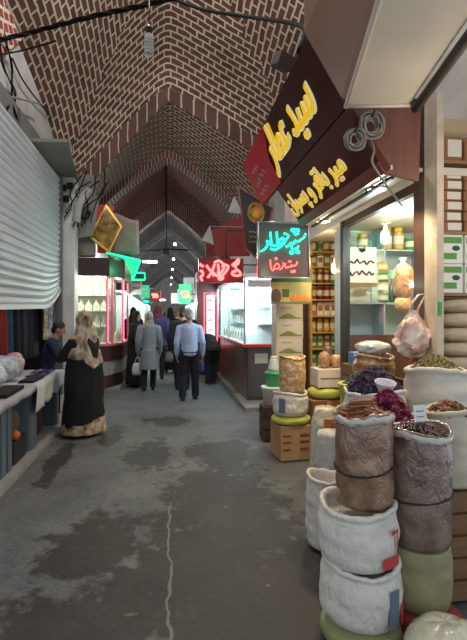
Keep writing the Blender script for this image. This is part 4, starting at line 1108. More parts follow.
# --- yellow bucket of grey green herb
K=V(1.52,3.46,0)
stand(K,.34,.34,.72,'slatted wooden crate under the yellow tub')
mb=MB(); mb.lathe([(.13,0),(.15,.3),(.165,.31),(.165,.325),(.15,.33),(.142,.3),(.135,.2)],28); solo(mb,'yellow_tub',mat('tub_yellow',(196,184,70),.45,coat=.2),'yellow plastic tub of grey green herb below the shop window','tub',K+V(0,0,.725))
hm2=[mat('sage_a',(112,112,88),.85),mat('sage_b',(84,86,66),.85),mat('sage_c',(140,136,112),.85)]
heap('herb_heap','grey green dried herb heaped in the yellow tub','herbs',K+V(0,0,1.02),.133,.11,p_chip(.013),420,hm2,12,hm2[1],tilt=1.4)
# --- basket of nuts with clear film and cardboard, below the window
M_=V(1.88,3.92,0)
stand(M_,.36,.4,.98,'tall slatted crate below the shop window under the nut bag')
sack('nut_bag','clear bag packed with pale brown nuts against the shop window',M_+V(-.01,0,.985),.175,.22,mat('nuts_in_film',(200,164,124),.3,col2=(140,104,74),scale=24,kind='voronoi',coat=.5,bump=.4,bscale=20),13,fold=.02,inner=.04,roll=.02)
mb=bag_blob((.16,.14,.06),46,.2); solo(mb,'plastic_sheet',mat('clear_crumple',(196,200,200),.2,coat=.8,bump=.8,bscale=14,var=.2,scale=9),'crumpled clear plastic over the nut bag at the window','plastic',M_+V(-.02,0,1.24))
mb=MB(); mb.box((0,0,.09),(.1,.02,.18),bev=.003); solo(mb,'cardboard_piece',kraft,'upright piece of brown cardboard standing on the crate before the nut bag','cardboard',(1.745,3.745,.985),.3)
N_=V(1.94,4.42,0)
stand(N_,.24,.34,1.1,'tall slatted crate beside the doorway end of the window')
mb=MB(); mb.box((0,0,.06),(.16,.12,.12),bev=.01); solo(mb,'blue_packet',mat('packet_blue',(92,132,176),.5),'blue packet on the tall crate at the doorway end of the window','packet',N_+V(-.02,-.05,1.105),.2)
# translucent carrier bag hung on the dark post
cb=thing('carrier_bag','milky carrier bag hanging from the dark post of the shop window','bag',(1.93,3.35,1.30))
def fnb(th,i,rr,z):
    q=V(math.cos(th)*1.7,math.sin(th)*1.7,z*11)
    k=1+.34*noise.noise(q)+.2*noise.noise(q*2.6)+.10*math.sin(6*th+z*20)
    return rr*k,z+.05*noise.noise(V(math.cos(th)*2.5,math.sin(th)*2.5,i*.4))
mb=MB(); mb.lathe([(.03,-.02),(.08,.0),(.12,.035),(.135,.08),(.14,.13),(.125,.17),(.10,.21),(.07,.25),(.05,.29),(.03,.33)],40,fn=fnb,sx=1,sy=.7,smooth=False); mb.build('bag',mat('milky_film',(224,208,200),.3,col2=(196,150,126),scale=9,bump=.8,coat=.5),cb)
mb=MB(); mb.tube([V(-.02,0,.30),V(-.03,0,.37),V(.06,.03,.46),V(.13,.04,.47),V(.05,0,.37),V(.02,0,.30)],.008,6); mb.build('handle',mat('milky_film'),cb)
# --- sacks further down the lane, left of the cinnamon stack
sack('woven_sack','open topped white sack on the floor beyond the red printed sacks',(1.10,3.04,0),.135,.46,woven,15,inner=.14,fold=.03)
sack('woven_sack','slim white sack standing beside the orange labelled clear bag',(1.27,3.36,0),.125,.69,woven2,16,rim=False,bulge=.03)
ob=thing('produce_bag','upright clear bag with an orange label leaning near the cardboard box','bag',(1.42,3.95,0))
sack_body(.13,.76,17,rim=False,bulge=.05,top=.7).build('bag',multi_noise('grain_film',[(196,180,140),(222,212,186),(166,146,108)],18,rough=.25,coat=.6),ob)
mb=MB(); P=[]
for i in range(7):
    th=-2.0+1.3*i/6; P.append([V(.142*math.cos(th),.142*math.sin(th),.58+.1*j/3) for j in range(4)])
mb.grid(P); mb.build('label',mat('label_orange',(226,132,60),.5),ob)
# --- stack by the lane: cardboard box, yellow green cloth, white tub bag, clear bag of nuts
Q=V(1.38,4.98,0)
card=mat('cardboard',(190,144,100),.8,var=.15,scale=5)
t=thing('cardboard_box','printed cardboard box on the floor under the lane side stack','box',Q,.12)
mb=MB(); mb.box((0,0,.19),(.36,.34,.38),bev=.006); mb.build('box',card,t)
mb=MB(); mb.box((0,-.171,.2),(.05,.003,.38)); mb.build('tape',mat('tape',(190,150,104),.4),t)
for z in (.12,.2,.27): mb=MB(); mb.box((.1,-.1715,z),(.11,.003,.03)); mb.box((-.11,-.1715,z),(.09,.003,.02)); mb.build('printed_text',mat('print_brown',(128,70,44),.8),t)
sack('folded_sack','yellow green cloth sack folded over the printed cardboard box',Q+V(0,0,.385),.2,.085,mat('lime_cloth',(186,186,86),.7,var=.15,scale=8,bump=.3),18,rim=False,bulge=.12,bot=.9,top=.8)
sack('woven_sack','round white sack with a grey print carrying the clear nut bag',Q+V(0,0,.48),.19,.23,woven,19,prints=((-2.3,.12,.07,.16,bluegr),),inner=.03)
sack('nut_bag','tall clear bag of pale nuts on top of the lane side stack',Q+V(.02,0,.74),.15,.37,mat('pale_nuts_film',(234,208,162),.3,col2=(190,150,106),scale=26,kind='voronoi',coat=.5,bump=.4,bscale=20),20,fold=.015,inner=.04,roll=.012,bulge=.03)
heap('nut_heap','pale nuts filling the clear bag of the lane side stack','nuts',Q+V(.02,0,1.09),.136,.03,p_bean(.012),300,[mat('nut_cream',(222,190,146),.6),mat('nut_tan',(196,152,104),.6)],14,mat('nut_tan'))
# --- green lidded jar on a dark crate beside the vitrine
W=V(1.36,5.72,0)
stand(W,.32,.3,.44,'dark slatted crate beside the jewellery counter',mat('crate_dark',(80,58,48),.8,var=.3,scale=5))
mb=MB(); mb.lathe([(.13,0),(.155,.2),(.165,.21),(.165,.23),(.145,.232)],26); solo(mb,'white_tub',mat('tub_white',(214,214,206),.45),'white plastic tub on the dark crate under the green canister','tub',W+V(0,0,.445))
t=thing('canister','green plastic canister with a translucent neck on the white tub','canister',W+V(0,0,.680))
mb=MB(); mb.lathe([(.10,0),(.105,.14),(.115,.145),(.115,.18),(.09,.19)],24); mb.build('body',mat('canister_green',(40,158,92),.4,coat=.2),t)
mb=MB(); mb.lathe([(.085,.19),(.07,.24),(.05,.33),(.04,.36)],20); mb.build('neck',mat('milky_neck',(186,192,190),.3,coat=.3),t)
mb=MB(); mb.lathe([(.042,.36),(.042,.385)],16); mb.build('cap',mat('cap_white',(220,220,220),.4),t)
# --- inside the doorway
Bx=V(1.9,5.35,0)
t=thing('cardboard_box','plain brown cardboard box standing in the shop doorway','box',Bx)
mb=MB(); mb.box((0,0,.29),(.42,.4,.58),bev=.006); mb.build('box',mat('cardboard_dark',(146,98,62),.8,var=.2,scale=4),t)
mb=MB(); mb.box((0,-.201,.3),(.05,.003,.56)); mb.build('tape',mat('tape'),t)
sack('folded_sack','bulging yellow green sack on the plain box in the doorway',Bx+V(.02,0,.585),.19,.13,mat('lime_cloth'),21,rim=False,bulge=.12,bot=.85,top=.7)
t=thing('carton','white carton on the yellow green sack in the doorway','carton',Bx+V(.06,0,.728))
mb=MB(); mb.box((0,0,.11),(.36,.3,.22),bev=.005); mb.build('box',mat('carton_white',(216,204,186),.7),t)
mb=MB(); mb.box((0,-.1515,.11),(.3,.003,.015)); mb.build('printed_line',kraft,t)
for k,(x,y,r,c,lab) in enumerate(((-.06,-.03,(.075,.07,.1),[(150,98,70),(184,140,104),(110,66,48)],'packet of reddish brown spice on the white carton, nearest the lane'),(.1,.0,(.07,.07,.08),[(190,132,84),(214,170,120),(150,96,60)],'packet of orange brown spice on the white carton, beside the window frame'),(.03,.1,(.07,.05,.13),[(70,56,50),(110,90,80),(50,40,36)],'dark packet standing behind on the white carton'))):
    solo(bag_blob(r,60+k,.12),'spice_packet',multi_noise('packet_%d'%k,c,16,coat=.4),lab,'packet',Bx+V(.06+x,y,.951),0)
# --- tower of cartons and the photo banner, neon sign box
tow=V(1.76,6.55,0)
for k in range(7):
    t=thing('carton','white swoosh carton in the tower by the shop door, %s upward'%ORD[k],'carton',tow+V(.004*(k%2),0,.252*k),.01*(k%3),'tower of swoosh cartons')
    mb=MB(); mb.box((0,0,.125),(.4,.3,.25),bev=.004); mb.build('box',mat('carton_grey',(206,194,176),.7,var=.1,scale=4),t)
    mb=MB(); P=[]
    for i in range(9):
        x=-.16+.34*i/8; h0=.03; P.append([V(x,-.1515,h0),V(x,-.1515,h0+.02+.06*math.sin(PI*min(1,i/6.5))**1.5)])
    mb.grid(P,smooth=False); mb.build('green_swoosh',mat('swoosh_green',(120,134,58),.7),t)
    mb=MB(); mb.tube([V(-.12+.03*s,-.152,.19+.006*math.sin(s*2)) for s in range(6)],.004,5); mb.build('printed_text',mat('grey_ink'),t)
bn=thing('photo_banner','printed banner with food pictures hung under the teal neon sign','banner')
for x_ in (1.5,1.9): mb=MB(); mb.tube([V(x_,6.1,2.08),V(x_,6.1,2.74)],.006,6); mb.build('cord',mat('black_trim'),bn)
q0,q1=onY(271,277,6.1),onY(311,304,6.1)
mb=MB(); mb.bx(q0.x,q1.x,6.1,6.11,q1.z,q0.z); mb.build('sheet',mat('banner_green',(146,150,96),.45,col2=(196,176,110),scale=4),bn)
w_=q1.x-q0.x; h_=q0.z-q1.z
def bpatch(nm,x0,x1,z0,z1,m): mb=MB(); mb.bx(q0.x+w_*x0,q0.x+w_*x1,6.095,6.0995,q1.z+h_*z0,q1.z+h_*z1); mb.build(nm,m,bn)
bpatch('top_stripe',0,1,.82,1,mat('banner_dark',(66,110,84),.5)); bpatch('green_photo',.28,.45,.25,.55,mat('banner_leaf',(60,90,44),.5))
mb=MB()
for i in range(10): mb.ell((q0.x+w_*(.52+.045*i),6.097,q1.z+h_*(.2+.05*math.sin(i*2))),(w_*.05,.003,h_*.12),nu=8,nv=6)
mb.build('orange_fruit_print',mat('banner_orange',(210,130,50),.5),bn)
mb=MB(); mb.ell((q0.x+w_*.13,6.097,q1.z+h_*.28),(w_*.13,.003,h_*.28),nu=14,nv=6); mb.build('bowl_print',mat('banner_plum',(92,66,58),.5),bn)
mb=MB(); mb.bx(q0.x,q1.x,6.095,6.0995,q1.z,q1.z+h_*.07); mb.build('bottom_stripe',mat('banner_dark'),bn)

def neon(strokes, fn, r, name, m, parent, closed=False, n=7):
    for st in strokes:
        mb=MB(); pts=[fn(*p) for p in st]; mb.tube(smooth_curve(pts,5) if len(pts)>2 else pts, r, n); mb.build(name,m,parent)
ns=thing('neon_sign','grey box sign with teal neon script above smaller pink neon script','sign')
YN=5.85; g0,g1=onY(258.5,222,YN),onY(309,278,YN)
mb=MB(); mb.bx(g0.x,g1.x,YN,YN+.12,g1.z,g0.z,bev=.008); mb.build('box',mat('sign_box_grey',(112,100,104),.35,var=.15,scale=3,coat=.3),ns)
for a,b in (((g0.x,g0.z),(g1.x,g0.z)),((g1.x,g0.z),(g1.x,g1.z)),((g1.x,g1.z),(g0.x,g1.z)),((g0.x,g1.z),(g0.x,g0.z))):
    mb=MB(); mb.tube([V(a[0],YN-.005,a[1]),V(b[0],YN-.005,b[1])],.014,6); mb.build('edge_trim',mat('alu',(176,176,178),.35,.7),ns)
def nz(px,py): p=onY(255+px/8.34,220+py/8.33,YN-.03); return p
tealn=mat('teal_tube',(60,250,210),.4,emit=(20,245,190),es=3.2); pinkn=mat('pink_tube',(255,140,130),.4,emit=(255,86,76),es=3.0)
S_=[[(420,112),(412,140),(380,165),(352,182),(335,172),(325,195),(300,190),(285,212),(258,222)],[(240,112),(268,120),(278,140),(255,170),(238,200),(205,228),(165,248),(128,238)],[(182,98),(184,140),(190,212)],[(190,205),(208,165),(235,150),(240,170),(222,200),(192,212)],[(128,100),(132,140),(140,208),(165,214),(190,212)],[(98,170),(106,200),(90,232),(70,250),(44,262)],[(106,200),(118,180),(128,206),(140,208)],[(330,100),(335,120),(352,116),(365,112)],[(300,190),(305,232),(320,242),(352,236),(362,215)]]
neon(S_,nz,.012,'teal_neon_tube',tealn,ns)
for c in ((318,84),(354,86),(305,272),(356,266)): neon([[(c[0]+14*math.cos(k*PI/4),c[1]+10*math.sin(k*PI/4)) for k in range(9)]],nz,.010,'teal_neon_tube',tealn,ns)
P_=[[(352,348),(345,370),(320,384),(304,376),(300,392),(280,390),(262,402)],[(262,402),(250,380),(256,360)],[(232,352),(238,378),(222,402),(204,414)],[(205,385),(186,362),(164,382),(162,404),(186,408),(205,388)],[(128,330),(130,372),(138,412),(150,418),(163,404)],[(280,352),(290,340),(304,350)]]
neon(P_,nz,.009,'pink_neon_tube',pinkn,ns)
for c in ((176,322),(308,430),(328,428)): neon([[(c[0]+8*math.cos(k*PI/4),c[1]+7*math.sin(k*PI/4)) for k in range(9)]],nz,.008,'pink_neon_tube',pinkn,ns)
mb=MB(); mb.tube([V(g1.x+.001,YN+.06,g1.z+.3),V(XS,YN+.06,g1.z+.3)],.015,8); mb.build('bracket',mat('black_trim'),ns)

# dark rhombus sign with a round picture
rs=thing('rhombus_sign','dark rhombus hanging sign with a round golden picture','sign')
YR=7.0; A4=[onY(238,187,YR),onY(247,250,YR),onY(262,262,YR),onY(272,209,YR)]
mb=MB(); mb.prism(A4,V(0,.06,0)); mb.build('board',mat('sign_black',(34,32,30),.35,coat=.3),rs)
for i in range(4): mb=MB(); mb.tube([A4[i]+V(0,-.005,0),A4[(i+1)%4]+V(0,-.005,0)],.016,6); mb.build('edge_trim',mat('rust_trim',(120,66,44),.5),rs)
c=onY(256,213,YR-.012); mb=MB(); mb.tube([c+V(.13*math.cos(2*PI*k/24),0,.155*math.sin(2*PI*k/24)) for k in range(24)],.012,6,closed=True); mb.build('ring',mat('gilt'),rs)
mb=MB(); mb.prism([c+V(.125*math.cos(2*PI*k/24),.004,.15*math.sin(2*PI*k/24)) for k in range(24)],V(0,.006,0)); mb.build('picture_disc',mat('disc_brown',(70,46,30),.4,col2=(206,150,60),scale=7),rs)
mb=MB(); mb.ell(c+V(0,-.004,-.03),(.06,.006,.05)); mb.build('golden_mound',mat('amber_paint',(214,154,54),.5),rs)
for k in range(3): 
    d=onY(254,232+5*k,YR-.01); mb=MB(); mb.tube([d+V(-.08+.02*s,0,.012*math.sin(s*2.2+k)) for s in range(9)],.008,5); mb.build('lettering',mat('faded_gold',(150,132,90),.5),rs)
# ================= jewellery vitrine on the right =================
vit = thing('jewellery_vitrine','brightly lit jewellery vitrine with a red rim on a brown stone base','vitrine')
base_b = mat('brown_stone',(108,84,70),.35,var=.35,scale=2.5,coat=.3); base_g = mat('grey_steel',(112,110,108),.45,.4,var=.1,scale=2)
fr = [(1.42,8.05),(1.98,8.05),(1.98,11.7),(1.36,11.7)]
mb=MB(); mb.prism([V(1.42,8.05,.05),V(1.98,8.05,.05),V(1.98,11.7,.05),V(1.36,11.7,.05)],V(0,0,.97)); mb.build('base',base_b,vit)
mb=MB(); mb.bx(1.445,1.97,8.03,8.05,.12,1.0); mb.build('end_panel',base_g,vit)
for y in (8.9,9.8,10.75): mb=MB(); mb.prism([V(1.405,y-.38,.14),V(1.40,y+.38,.14),V(1.40,y+.38,.96),V(1.405,y-.38,.96)],V(.03,0,0)); mb.build('side_panel',mat('brown_panel',(126,96,78),.35,var=.3,scale=3,coat=.3),vit)
mb=MB(); mb.bx(1.56,1.8,8.02,8.03,.72,.9); mb.build('notice',offw,vit)
redrim=mat('red_rim',(206,60,56),.4,coat=.2)
mb=MB(); mb.prism([V(1.34,7.93,1.02),V(2.0,7.93,1.02),V(2.0,11.75,1.02),V(1.28,11.75,1.02)],V(0,0,.05)); mb.build('rim',redrim,vit)
mb=MB(); mb.prism([V(1.37,8.0,1.07),V(1.98,8.0,1.07),V(1.98,11.7,1.07),V(1.31,11.7,1.07)],V(0,0,.012)); mb.build('display_floor',mat('white_velvet'),vit)
mb=MB(); mb.prism([V(1.36,7.98,2.28),V(2.0,7.98,2.28),V(2.0,11.72,2.28),V(1.30,11.72,2.28)],V(0,0,.07)); mb.build('roof',mat('vitrine_white',(226,230,230),.5),vit)
mb=MB(); mb.prism([V(1.365,7.985,1.08),V(1.98,7.985,1.08),V(1.98,7.985,2.28),V(1.365,7.985,2.28)],V(0,.008,0)); mb.prism([V(1.365,7.985,1.08),V(1.305,11.7,1.08),V(1.305,11.7,2.28),V(1.365,7.985,2.28)],V(.008,0,0)); mb.build('glass',glass,vit)
for x,y in ((1.365,7.985),(1.305,11.7),(1.337,9.85)): mb=MB(); mb.box((x,y,1.68),(.03,.03,1.2)); mb.build('post',mat('alu'),vit)
mb=MB(); mb.bx(1.9,1.94,8.05,11.68,1.09,2.28); mb.build('back_panel',mat('white_board',(240,244,244),.7),vit)
for z in (1.42,1.74): mb=MB(); mb.bx(1.62,1.9,8.05,11.6,z,z+.01); mb.build('shelf',mat('shelf_white'),vit)
mb=MB(); mb.bx(1.42,1.46,8.1,11.5,2.25,2.278); mb.build('lamp_tube',ledc,vit)
mb=MB(); mb.bx(1.45,1.9,8.06,8.1,2.25,2.278); mb.build('lamp_tube',ledc,vit)
mb=MB(); mb.bx(1.42,1.88,7.965,7.978,2.1,2.24); hd=mb.build('header_strip',mat('header_white',(236,238,240),.5),vit)
for k in range(2): mb=MB(); mb.tube([V(1.46+.04*s,7.962,2.19-.05*k+.008*math.sin(s*2.1+k)) for s in range(10)],.005,5); mb.build('header_text',mat('grey_ink'),vit)
bw=mat('bust_white',(236,240,240),.7); n=0
for r,(x,z) in enumerate(((1.5,1.084),(1.74,1.432),(1.74,1.752))):
    for k in range(9):
        o=dup(b0); o['group']='white necklace busts in the right vitrine'; o.location=(x-.004*k,8.55+.35*k,z); o.rotation_euler=(0,0,-PI/2)
        for ch in kids(o): 
            if ch.name.startswith('bust_form'): ch.data=ch.data.copy(); ch.data.materials[0]=bw
        o['label']='white necklace bust in the red rimmed vitrine, %s, %s from the front'%(['on its floor','on its lower shelf','on its upper shelf'][r],ORD[k])
        o['category']='jewellery bust'
chain=mat('silver_chain',(170,178,180),.3,.7)
for r,z in enumerate((1.30,1.62,1.95)):
    for k in range(9):
        x=1.45+.05*k; mb=MB(); mb.tube([V(.018*math.sin(PI*s/8)*(1 if s%2 else 1),0,-.16*math.sin(PI*s/8)) + V(-.018+.0045*s,0,.0) for s in range(9)],.004,5)
        solo(mb,'hanging_chain',chain,'silver chain on the end board of the red rimmed vitrine, %s row, %s along'%(['lower','middle','upper'][r],ORD[k]),'necklace',(x,8.06+.26*(z+.1-1.085)-.012,z+.1),0,'silver chains in the vitrine')
mb=MB(); mb.prism([V(1.40,8.06,1.085),V(1.9,8.06,1.085),V(1.9,8.36,2.24),V(1.40,8.36,2.24)],V(0,.012,0)); mb.build('end_board',mat('white_board'),vit)
mb=MB(); mb.bx(1.36,1.9,11.64,11.67,1.085,2.26); mb.build('far_panel',mat('white_board'),vit)
lamp('vitrine_light',(1.64,8.13,2.2),30,(226,246,255),.05); lamp('vitrine_light',(1.40,8.03,1.62),14,(226,246,255),.03)
for y in (8.6,9.6,10.7): lamp('vitrine_light',(1.45,y,2.2),30,(226,246,255),.08)
for x in (-1.9,-1.5): lamp('booth_light',(x,9.9,2.3),15,(255,248,226),.06)
lamp('booth_light',(-1.14,10.7,2.3),12,(240,250,255),.06)

# red neon sign over the lane
rn=thing('neon_sign','maroon hanging sign with glowing red and white neon emblem lettering','sign')
YS=7.75; h0,h1=onY(198.5,258,YS),onY(243.5,283,YS)
mb=MB(); mb.bx(h0.x,h1.x,YS,YS+.1,h1.z,h0.z,bev=.006); mb.build('box',mat('maroon_board',(84,18,26),.4,coat=.3),rn)
redn=mat('red_neon',(255,120,120),.4,emit=(255,84,84),es=5)
def rz_(px,py): return onY(195+px/8.98,255+py/8.97,YS-.03)
neon([[(42,78),(62,98),(78,100)],[(46,140),(66,150),(70,180),(52,196),(66,235)],[(102,92),(128,128),(152,160),(172,190)],[(176,82),(160,130),(136,176),(112,204)],
 [(172,70),(214,52),(262,84),(300,104),(270,160),(232,190),(186,180),(160,150)],[(206,80),(212,130),(206,182)],[(206,182),(240,150),(262,112),(240,96)],[(208,206),(228,222),(252,206),(232,200),(208,206)],
 [(332,92),(360,70),(390,40),(386,78),(336,96)],[(364,96),(370,124),(400,150),(410,178),(372,186),(336,172),(344,148),(370,150)]],rz_,.021,'red_neon_tube',redn,rn)
mb=MB(); mb.tube([V(h1.x-.3,YS+.05,h0.z),V(h1.x-.3,YS+.05,h0.z+.5),V(2.3,YS+.05,h0.z+.5)],.015,8); mb.tube([V(h1.x-.02,YS+.05,h0.z-.1),V(2.3,YS+.05,h0.z-.1)],.012,8); mb.build('bracket',mat('black_trim'),rn)
lamp('neon_glow',(h0.x+.4,YS-.25,h0.z-.25),8,(255,70,70),.1)
# red cabinet behind the sign, with a lit panel edged in rose neon
rc=thing('red_cabinet','tall maroon cabinet with a lit white panel edged in rose neon','cabinet',(0,0,0))
c0,c1=onY(197,262,12.1),onY(224,350,12.1)
mb=MB(); mb.bx(c0.x,1.95,12.1,12.9,.05,2.75); mb.build('body',mat('maroon_laminate',(112,30,30),.4,var=.2,scale=3,coat=.3),rc)
e0,e1=onY(206.5,295,12.09),onY(215,345,12.09)
mb=MB(); mb.bx(e0.x,e1.x,12.08,12.1,e1.z,e0.z); mb.build('lit_panel',mat('lit_panel',(230,226,236),.5,emit=(226,220,240),es=.8),rc)
for k in range(5): mb=MB(); zz=e1.z+(e0.z-e1.z)*(k+.5)/5; mb.tube([V(e0.x+.03+.03*s,12.075,zz+.02*math.sin(s*2+k)) for s in range(5)],.012,5); mb.build('ornament',mat('ornament_violet',(130,120,160),.5),rc)
mb=MB(); mb.tube([V(e0.x-.06,12.07,e1.z-.05),V(e0.x-.06,12.07,e0.z+.06),V(e1.x+.06,12.07,e0.z+.06),V(e1.x+.06,12.07,e1.z-.05)],.016,6,closed=True); mb.build('neon_tube',mat('rose_neon',(255,120,130),.4,emit=(255,80,96),es=3),rc)
# red fascia and white pennants above the vitrine
mb=MB(); P0=onY(204,233,11.0); P1=onY(246,214,11.0); P2=onY(250,256,11.0); P3=onY(206,256,11.0); mb.prism([P3,P2,P1,P0],V(0,.06,0))
mb.tube([P1+V(-.05,.03,-.2),V(2.35,11.03,P1.z-.2)],.015,6); solo(mb,'fascia_panel',mat('red_fascia',(150,44,40),.5,var=.2,scale=3),'dull red fascia panel slanting above the red neon sign','panel')
for k,(a,b,c) in enumerate((((202,240),(210,225),(214,245)),((228,212),(234,196),(244,214)),((288,190),(300,183),(297,206)))):
    Yk=[10.6,9.0,6.6][k]; mb=MB(); mb.prism([onY(*a,Yk),onY(*c,Yk),onY(*b,Yk)],V(0,.02,0)); mb.tube([onY(*b,Yk+.01)+V(0,0,-.03),V([2.39,2.89,2.89][k],Yk+.01,onY(*b,Yk).z-.03)],.008,6)
    solo(mb,'pennant',mat('pennant_white',(176,182,172),.7,var=.2,scale=5),('pale triangular flap in front of the dull red fascia','pale triangular flap above the rhombus sign','pale triangular flap under the red panel of the signboard')[k],'flap')

# ================= shops further along the lane =================
def far_shop(side, y0, y1, x, top, fas, label, goods, warm, sgncol=None, nbust=5):
    s=-1 if side=='L' else 1; xb=2.3
    t=thing('far_shop',label,'shop stall',(s*x,(y0+y1)/2,0)); L_=y1-y0; d=(xb-x)
    def B(nm,x0,x1,a,b,z0,z1,m): mb=MB(); mb.bx(s*x0,s*x1,a,b,z0,z1); return mb.build(nm,m,t)
    B('counter',0,d,-L_/2,L_/2,.05,.9,goods[0]); B('counter_top',-.03,d,-L_/2-.02,L_/2+.02,.9,.95,mat('alu'))
    B('fascia',-.05,d,-L_/2,L_/2,top,top+.4,fas)
    B('back_panel',d-.05,d,-L_/2,L_/2,.95,top,mat('white_board'))
    B('side_panel',.05,d,L_/2-.04,L_/2,.95,top,mat('white_board'))
    for z in (1.3,1.65,2.0): B('shelf',d-.4,d-.05,-L_/2,L_/2-.04,z,z+.015,mat('shelf_white'))
    B('glass',0,.008,-L_/2,L_/2,.95,top,glass); B('glass',.01,d,-L_/2,-L_/2+.008,.95,top,glass)
    B('lamp_tube',.06,.1,-L_/2+.05,L_/2-.1,top-.04,top-.005,warm); B('lamp_tube',.12,d-.06,-L_/2+.06,-L_/2+.1,top-.04,top-.005,warm)
    for q in (-L_/2,L_/2): B('post',-.01,.03,q-.02,q+.02,.95,top,mat('alu'))
    return t
cnt=[mat('counter_brown',(92,60,46),.5,coat=.2),mat('counter_grey',(120,120,118),.5),mat('counter_cream',(170,156,130),.5)]
shops=[('L',13.0,16.4,1.25,2.3,mat('fascia_dark',(50,46,48),.6),'lit jewellery stall just beyond the rose framed booth',[cnt[0]],led),
('L',17.5,21.5,1.35,2.3,mat('fascia_green',(44,90,70),.6),'stall with a green fascia beyond the jewellery stall',[cnt[1]],ledc),
('L',23.0,28.0,1.4,2.3,mat('fascia_red',(120,40,40),.6),'stall with a red fascia far along the lane',[cnt[2]],led),
('L',29.5,36.0,1.4,2.3,mat('fascia_grey',(130,130,128),.6),'distant stall with a grey fascia on the side of the clothes stall',[cnt[1]],ledc),
('R',13.6,17.0,1.35,2.4,mat('fascia_red',(120,40,40),.6),'lit stall beyond the maroon cabinet',[cnt[0]],led),
('R',18.0,22.0,1.3,2.3,mat('fascia_white',(190,194,190),.6),'pale stall under the green lit sign',[cnt[1]],ledc),
('R',23.5,28.5,1.4,2.3,mat('fascia_dark',(50,46,48),.6),'dark fascia stall beyond the green lit sign',[cnt[2]],led),
('R',30.0,37.0,1.4,2.3,mat('fascia_cream',(190,176,150),.6),'farthest cream fascia stall on the spice shop side',[cnt[1]],ledc)]
for i,a in enumerate(shops):
    far_shop(*a); s=-1 if a[0]=='L' else 1
    for y in (a[1]+(a[2]-a[1])*.3,a[1]+(a[2]-a[1])*.75): lamp('stall_light',(s*(a[3]+.15),y,a[4]-.1),45,(240,246,255) if a[8] is ledc else (255,246,226),.08)
    for r,z in enumerate((.955,1.318,1.668)):
        for k in range(5):
            o=dup(b0); o.location=(s*(2.06 if r else 1.75),a[1]+.3+.45*k,z); o.rotation_euler=(0,0,s*-PI/2)
            o['label']='necklace bust %s in the %s'%(['on the counter','on the lower shelf','on the middle shelf'][r],a[6].replace('beyond','past'))
            o['label']=' '.join(o['label'].split()[:14]).replace('  ',' '); o['group']='necklace busts %s in %s'%(['on the counter','on the lower shelf','on the middle shelf'][r],a[6]); o['category']='jewellery bust'
# green neon frame and lit sign boxes down the lane
gn=thing('neon_sign','small green neon frame sign jutting out beyond the green awning','sign'); f0,f1=onY(131,272,11.9),onY(145.5,280.5,11.9)
mb=MB(); mb.bx(f0.x,f1.x,11.93,12.0,f1.z,f0.z); mb.build('box',mat('sign_black'),gn)
mb=MB(); mb.tube([V(f0.x+.02,11.9,f1.z+.02),V(f1.x-.02,11.9,f1.z+.02),V(f1.x-.02,11.9,f0.z-.02),V(f0.x+.02,11.9,f0.z-.02)],.02,6,closed=True); mb.build('neon_tube',greenneon,gn)
mb=MB(); mb.tube([V(f0.x+.1,11.96,f0.z),V(f0.x+.1,11.96,f0.z+.25),V(-2.24,11.96,f0.z+.25)],.012,6); mb.build('bracket',mat('black_trim'),gn)
def boxsign(a,b,Y,m,m2,label,xr):
    t=thing('lit_sign_box',label,'sign'); p,q=onY(*a,Y),onY(*b,Y)
    mb=MB(); mb.bx(p.x,q.x,Y,Y+.12,q.z,p.z); mb.build('box',m,t)
    mb=MB(); cz=(p.z+q.z)/2; w_=q.x-p.x; mb.tube(smooth_curve([V(p.x+w_*(.2+.6*s/8),Y-.015,cz+.2*(p.z-q.z)*math.sin(s*2.2)) for s in range(9)],3),.03*Y/18,6); mb.build('neon_tube',m2,t)
    mb=MB(); mb.tube([V(q.x if xr>0 else p.x,Y+.06,cz),V(xr,Y+.06,cz)],.02,6); mb.build('bracket',mat('black_trim'),t)
boxsign((179,284),(191,304),17.6,mat('lit_green',(90,230,150),.5,emit=(60,230,140),es=1.1),mat('lit_red',(255,90,80),.5,emit=(255,120,100),es=3),'green glowing sign box with red lettering on the spice shop side',2.3)
boxsign((150,289),(160,302),21.8,mat('dark_red_box',(90,20,24),.5),mat('lit_red'),'small red neon sign box hanging over the crowd',-2.3)
boxsign((142,299),(150,304),22.3,mat('dark_green_box',(20,60,40),.5),greenneon,'small green neon sign box hanging near the red one',-2.3)
for k,(px,py,Y,lab) in enumerate(((160,300,27,'bright white lamp hung low over the middle of the lane'),(150,262,19,'white tube lamp hung on the far arch beside the green frame'),(128,252,15,'white tube lamp fixed high past the green awning'))):
    p=onY(px,py,Y); t=thing('strip_light',lab,'lamp',p); mb=MB(); mb.bx(-.3,.3,-.03,.03,-.03,.03); mb.build('tube',ledc,t)
    mb=MB(); mb.bx(-.32,.32,-.05,.05,.03,.07); mb.build('housing',mat('alu'),t)
    mb=MB(); mb.tube([V(0,0,.07),V(0,0,prof3(p.x)-p.z-.02)],.01,6); mb.build('cord',mat('black_trim'),t)
    lamp('strip_glow',p+V(0,-.2,-.15),120,(236,246,255),.2)
# tie rod with crossbar lamp in the vault
tr=thing('tie_rod_lamp','black hanging rod with a crossbar and small box lamp under the vault','lamp'); p=onY(166,250,14.5)
mb=MB(); mb.tube([p,V(p.x,p.y,7.08)],.025,8); mb.build('rod',mat('iron',(26,24,24),.5,.5),tr)
a_,b_=onY(134,252,14.5),onY(190,250,14.5); mb=MB(); mb.tube([a_,p+V(0,0,.02),b_],.022,8); mb.build('crossbar',mat('iron'),tr)
mb=MB(); mb.box((p.x,p.y,p.z-.06),(.2,.2,.22),bev=.02); mb.build('lamp_box',mat('iron'),tr)

